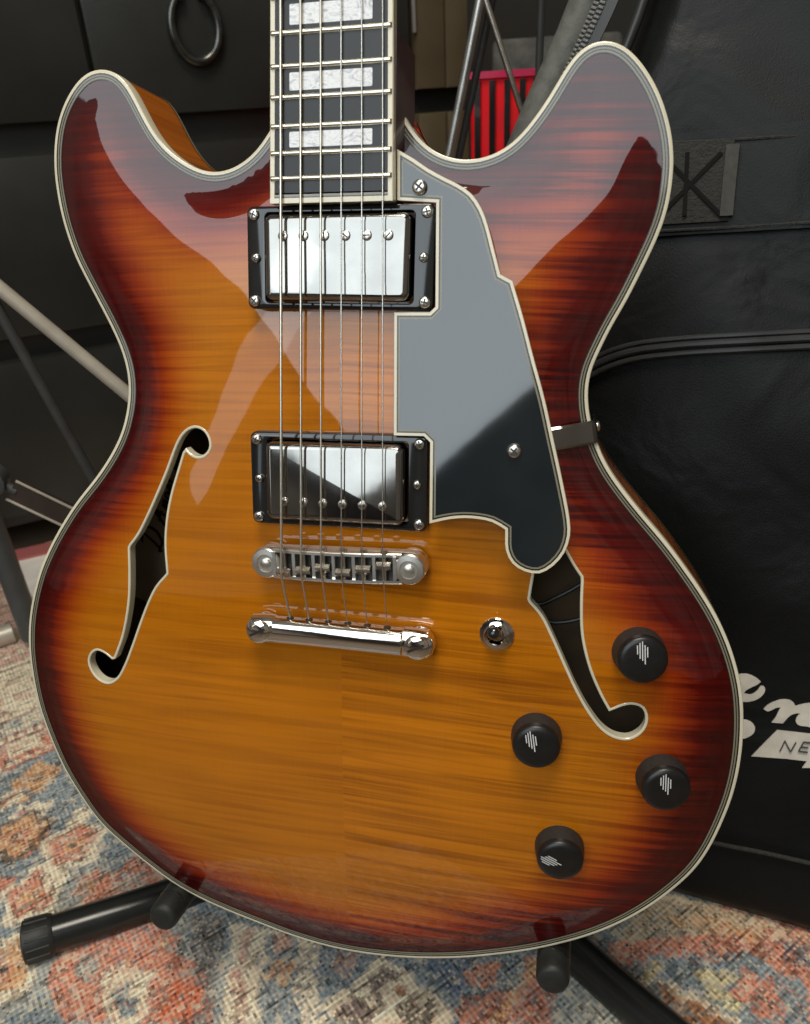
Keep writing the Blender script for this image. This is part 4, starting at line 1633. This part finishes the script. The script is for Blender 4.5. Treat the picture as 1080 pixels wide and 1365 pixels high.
tag(pole, "thin dark upright pole standing before the red box next to the gig bag", "pole")

# red box with black vertical bars
RP = np.array([0, 520.0, 0])
def rb(px, py):
    return pl(px, py, RP, QN)


lft, rgt = rb(626, 99)[0], rb(742, 99)[0]
ztopb = rb(640, 97)[2]
rbx = empty("red_box", ((lft + rgt) / 2000, 0.56, 0))
RB = np.array([(lft + rgt) / 2, 560, 0])
tag(rbx, "bright red box with black vertical bars standing behind the treble cutaway", "box")
MT['red'] = simple("red_gloss", (0.88, 0.004, 0.010), 0.55, spec=.2, vary=.12, vscale=30)
mb = MB()
mb.bbox(lft, rgt, 522, 640, 0, ztopb, 3)
mb.build("body", MT['red'], rbx, base=RB)
for q in (636.5, 656.5, 676.5, 696.5, 714, 732):
    x = rb(q, 150)[0]
    mb = MB()
    mb.box(x - 2.8, x + 2.8, 518, 524, 10, ztopb - 7)
    mb.build("bar", MT['blackply'], rbx, base=RB)
mb = MB()
mb.box(lft - 1, rgt + 1, 519, 526, ztopb - 5, ztopb + 1)
mb.build("top_edge", simple("red_rim", (0.70, 0.02, 0.10), .3), rbx, base=RB)
cc = rb(722, 122)
mb = MB()
mb.loft([[(cc[0] + 16 * math.cos(a) * (1 if math.cos(a) > 0 else .7), y, cc[2] + 15 * math.sin(a) - 2) for a in np.linspace(0, 2 * math.pi, 7, endpoint=False)] for y in (514, 520)])
mb.build("emblem", MT['blackply'], rbx, base=RB)

# dark wall behind
mb = MB()
mb.add([(-2600, 2100, -8), (2600, 2100, -8), (2600, 2100, 2400), (-2600, 2100, 2400)], [(0, 1, 2, 3)])
wl = mb.build("wall", simple("dim_wall", (0.05, 0.048, 0.042), .8, vary=.3, vscale=3))
tag(wl, kind='structure')
# grey box behind the red box
amp = MB()
ax0, ax1 = rb(676, 40)[0] * 1.0, rb(800, 40)[0]
amp.bbox(pl(655, 60, (0, 700, 0), QN)[0], pl(830, 60, (0, 700, 0), QN)[0], 700, 900, 0, pl(700, 50, (0, 700, 0), QN)[2], 6)
AB = np.array([pl(740, 60, (0, 700, 0), QN)[0], 800, 0])
ao = amp.build("grey_box", simple("grey_cloth", (.075, .075, .065), .9, vary=.5, vscale=60), base=AB)
ao.location = tuple(AB / 1000)
tag(ao, "dim grey box standing in the dark behind the red box", "box")

# ------------------------------------------------------------------ gig bag
Bq0, Bq1 = fl(890, 1200), fl(1080, 1255)
bu = (Bq1 - Bq0) / np.linalg.norm(Bq1 - Bq0)
BL = math.radians(17.0)
bf = np.cross(np.array([0, 0, 1.0]), bu)            # horizontal, away from the camera
bvv = np.array([0, 0, 1.0]) * math.cos(BL) + bf * math.sin(BL)
bn = np.cross(bu, bvv)                               # faces the camera
BO = Bq0.copy()


def buv(px, py):
    p = pl(px, py, BO, bn)
    return np.array([(p - BO) @ bu, (p - BO) @ bvv])


def b3(u, v, d=0.0):
    return BO + bu * u + bvv * v + bn * d


bag = empty("gig_bag", tuple(BO / 1000))
tag(bag, "black padded nylon gig bag with white script lettering leaning next to the guitar", "gig bag")


def bag_material():
    m, N, L, B = mat("black_nylon")
    tc = N.new("ShaderNodeTexCoord")
    n = N.new("ShaderNodeTexNoise")
    n.inputs["Scale"].default_value = 9
    n.inputs["Detail"].default_value = 5
    L.new(tc.outputs["Object"], n.inputs["Vector"])
    L.new(ramp(N, L, n.outputs["Fac"], [(.3, (.0045, .0050, .0048)), (.7, (.0085, .0090, .0085))]), B.inputs["Base Color"])
    B.inputs["Roughness"].default_value = 0.42
    B.inputs["Specular IOR Level"].default_value = 0.2
    w = N.new("ShaderNodeTexNoise")
    w.inputs["Scale"].default_value = 900
    L.new(tc.outputs["Object"], w.inputs["Vector"])
    b = N.new("ShaderNodeBump")
    b.inputs["Strength"].default_value = .25
    b.inputs["Distance"].default_value = .0006
    L.new(w.outputs["Fac"], b.inputs["Height"])
    n2 = N.new("ShaderNodeTexNoise")
    n2.inputs["Scale"].default_value = 14
    n2.inputs["Detail"].default_value = 3
    n2.inputs["Distortion"].default_value = .8
    L.new(tc.outputs["Object"], n2.inputs["Vector"])
    b2 = N.new("ShaderNodeBump")
    b2.inputs["Strength"].default_value = .3
    b2.inputs["Distance"].default_value = .012
    L.new(n2.outputs["Fac"], b2.inputs["Height"])
    L.new(b.outputs["Normal"], b2.inputs["Normal"])
    L.new(b2.outputs["Normal"], B.inputs["Normal"])
    return m


MT['nylon'] = bag_material()
MT['webbing'] = simple("black_webbing", (.026, .026, .022), .85, vary=.4, vscale=260, bump=(700, .6, .002))
MT['piping'] = simple("bag_piping", (.022, .023, .022), .38, vary=.2)
MT['greyband'] = simple("grey_nylon_band", (.13, .135, .12), .6, vary=.25, vscale=120, bump=(600, .3, .001))
MT['zip'] = simple("zip_teeth", (.30, .30, .28), .35, metal=.5)
MT['print'] = simple("white_bag_print", (.62, .58, .50), .7, vary=.12, vscale=90)
MT['greyink'] = simple("dark_print", (.06, .05, .045), .7)

# left silhouette of the front panel in photo pixels, narrowing towards the neck of the bag
EDGE = [buv(*q) for q in ((866, -60), (856, 0), (838, 50), (800, 140), (745, 260), (690, 420), (660, 640), (680, 900), (760, 1100), (800, 1175))]
EDGE = catmull(EDGE, 12, closed=False)
vtop = max(e[1] for e in EDGE)
UR = 330.0
nvv, nuu = 150, 90
edge_u = lambda v: float(np.interp(v, EDGE[::-1, 1], EDGE[::-1, 0]))


def bdisp(u, v):
    """relief of the padded panel over its plane"""
    du = u - edge_u(v)
    roll = -26 * max(0, 1 - du / 26) ** 2
    foot = -12 * max(0, 1 - v / 16) ** 2
    wav = 5.0 * math.sin(v / 47 + u / 90) * math.sin(u / 66 + 1.3) * min(1, v / 80) + 2.0 * math.sin(v / 19 + 2 * math.sin(u / 31))
    return roll + foot + wav * 0.55 * min(1, max(du, 0) / 40) * min(1, v / 60)


vs = np.linspace(0, vtop, nvv)
Vb, Fb = [], []
pr = np.random.default_rng(3)
for a, v in enumerate(vs):
    el = edge_u(v)
    for b in range(nuu):
        s = b / (nuu - 1)
        u = el + (UR - el) * s ** 1.25
        Vb.append(b3(u, v, bdisp(u, v)))
for a in range(nvv - 1):
    for b in range(nuu - 1):
        i = a * nuu + b
        Fb.append((i, i + 1, i + nuu + 1, i + nuu))
mb = MB()
mb.add(Vb, Fb)
# back shell so the bag has its full depth
ring_f = [Vb[a * nuu] for a in range(nvv)]
shell = []
for d in (0, 30, 60, 95):
    shell.append([p_ - bn * d - bu * (10 * math.sin(d / 95 * math.pi)) for p_ in ring_f])
mb.loft(shell, False, False, closed=False)
panel = mb.build("front_panel", MT['nylon'], bag, ang=70, base=BO)


def bpath(pts, d=2.0, step=8, smooth=True):
    P = [buv(*q) for q in pts]
    C = catmull(P, step, closed=False) if smooth else P
    return [b3(c_[0], c_[1], d + (bdisp(c_[0], c_[1]) if d > 1 else 0)) for c_ in C]


# piping tube between the front panel and the zip
mb = MB()
mb.tube(bpath([(872, -60), (858, 0), (842, 45), (815, 110), (760, 230)], 0), 3.4, 10)
mb.build("piping", MT['piping'], bag, base=BO)
# zip tape and teeth
zp = bpath([(818, -60), (796, 0), (778, 40), (758, 80), (735, 125), (700, 200)], -8, 3.0)
mb = MB()
mb.loft([[p_ - bu * 9 - bn * 1, p_ - bu * 9 + bn * .4, p_ + bu * 11 + bn * .4, p_ + bu * 11 - bn * 1] for p_ in zp])
zt_o = mb.build("zip_tape", MT['piping'], bag, base=BO)
mb = MB()
zz_ = resample(np.array(zp), 2.7, closed=False)
for k, p_ in enumerate(zz_):
    t = (zz_[min(k + 1, len(zz_) - 1)] - zz_[max(k - 1, 0)])
    t /= np.linalg.norm(t)
    s_ = np.cross(bn, t)
    for sd in (-1, 1):
        c_ = p_ + s_ * sd * 1.9 + bn * 1.2 + t * (sd * .68)
        mb.tube([c_ - s_ * 1.7, c_ + s_ * 1.7], .85, 6)
teeth = mb.build("zip_teeth", MT['zip'], zt_o, base=BO)
teeth["kind"] = "stuff"
# pale outer edge band
mb = MB()
mb.tube(bpath([(796, -60), (772, 0), (756, 40), (738, 80), (715, 130), (690, 190), (650, 280)], -14), 10.5, 12)
mb.build("edge_band", MT['greyband'], bag, base=BO)
# pocket flap seams and straps


def strip(pts, w, d, name, m, th=1.2, parent=None):
    P = bpath(pts, d)
    mb = MB()
    lo = []
    for k, p_ in enumerate(P):
        t = P[min(k + 1, len(P) - 1)] - P[max(k - 1, 0)]
        t = t / np.linalg.norm(t)
        s_ = np.cross(bn, t)
        lo.append([p_ - s_ * w / 2 - bn * th, p_ - s_ * w / 2 + bn * th, p_ + s_ * w / 2 + bn * th, p_ + s_ * w / 2 - bn * th])
    mb.loft(lo)
    return mb.build(name, m, parent or bag, base=BO)


kk = np.linalg.norm(b3(*buv(940, 240)) - CW) / FPX
strip([(800, 258), (900, 248), (1000, 240), (1200, 225)], 112 * kk, 3.4, "pocket_band", MT['nylon'], 1.6)
web = strip([(868, 250), (920, 246), (975, 242)], 88 * kk, 6.0, "webbing_patch", MT['webbing'], 1.4)
strip([(977, 196), (972, 246), (968, 290)], 14 * kk, 8.2, "webbing_fold", simple("lighter_webbing", (.055, .055, .047), .8, vary=.3, vscale=300), 1.2, web)  # fold coloured lighter than the patch
STI = simple('stitch_thread', (.012, .012, .011), .9, spec=.1)
for q in ([(880, 206), (962, 290)], [(880, 290), (962, 206)], [(917, 206), (913, 290)]):
    strip(q, 4.5 * kk, 7.6, "stitching", STI, .6, web)
for off, rr in ((0, 2.2), (9, 3.0), (20, 2.4)):
    mb = MB()
    mb.tube(bpath([(770, 492 + off), (800, 474 + off), (840, 460 + off), (900, 452 + off), (1000, 446 + off), (1200, 436 + off)], 3.5), rr * .8, 8)
    mb.build("piping", MT['piping'], bag, base=BO)
for off in (0, 116):
    mb = MB()
    mb.tube(bpath([(870, 194 + off), (980, 188 + off), (1200, 174 + off)], 4.8), 1.0, 6)
    mb.build("seam", MT['webbing'], bag, base=BO)
mb = MB()
mb.tube(bpath([(900, 1108), (960, 1120), (1020, 1132), (1080, 1146), (1180, 1165)], 4), 1.5, 8)
mb.build("seam", MT['webbing'], bag, base=BO)


# white script lettering and the banner with NE
def decal(pts, name, m, d=6.5, parent=None, smooth=True, step=1.2):
    P = np.array([buv(*q[:2]) for q in pts])
    P = corner_curve([(*p_, len(q) > 2) for p_, q in zip(P, pts)], step) if smooth else P
    P = ccw(P)
    if area2(P) < 0:
        P = P[::-1]
    mb = MB()
    mb.loft([[b3(u, v, bdisp(u, v) + d - 6.5) for u, v in P], [b3(u, v, bdisp(u, v) + d - 5.6) for u, v in P]])
    return mb.build(name, m, parent or bag, base=BO, ang=30)


z_ = lambda pts: [((960 + x / 6.825), (860 + y / 6.825), *r) for x, y, *r in pts]
decal(z_([(100, 300, 1), (180, 278), (240, 276), (310, 300), (360, 335), (372, 348, 1), (340, 372), (280, 400), (235, 425), (215, 450, 1), (280, 462), (330, 435), (358, 402), (375, 384), (400, 388), (412, 415), (405, 445), (370, 485), (310, 515), (240, 525), (170, 515), (100, 480, 1)]), "script_letter", MT['print'])
decal(z_([(398, 590, 1), (430, 560), (500, 525), (570, 508), (630, 512), (665, 532), (690, 568, 1), (730, 556), (800, 542), (880, 545), (930, 580), (935, 640), (900, 700), (960, 730), (1000, 725, 1), (960, 765), (880, 770), (800, 748), (730, 740), (700, 722), (690, 695), (705, 660), (735, 632, 1), (690, 632), (640, 652), (600, 690), (572, 720, 1), (470, 712, 1), (510, 660), (535, 610), (555, 578, 1), (520, 580), (470, 602), (430, 612)]), "script_letter", MT['print'])
decal(z_([(160, 690), (230, 684), (290, 710), (318, 755), (305, 800), (260, 830), (200, 845), (150, 800)]), "script_letter", MT['print'])
ban = decal(z_([(285, 1000, 1), (400, 890, 1), (520, 780, 1), (819, 812, 1), (1200, 850, 1), (1200, 1100, 1), (960, 1110, 1), (745, 1108, 1), (790, 1050, 1), (600, 1028, 1)]), "banner", MT['print'], smooth=False)


def ink(p, q, w=10):
    a, b = np.array(p, float), np.array(q, float)
    t = (b - a) / np.linalg.norm(b - a)
    s_ = np.array([-t[1], t[0]]) * w / 2
    decal(z_([tuple(a + s_), tuple(b + s_), tuple(b - s_), tuple(a - s_)]), "lettering", MT['greyink'], 7.9, ban, smooth=False)


ink((542, 958), (590, 866))
ink((588, 866), (640, 962))
ink((640, 962), (690, 880))
ink((712, 958), (760, 876))
ink((756, 878), (830, 884))
ink((735, 920), (800, 926))
ink((710, 957), (795, 966))
# W of the word, beyond the picture edge
ink((870, 890), (880, 975))
ink((880, 975), (920, 900))
ink((920, 900), (935, 980))
ink((935, 980), (985, 900))
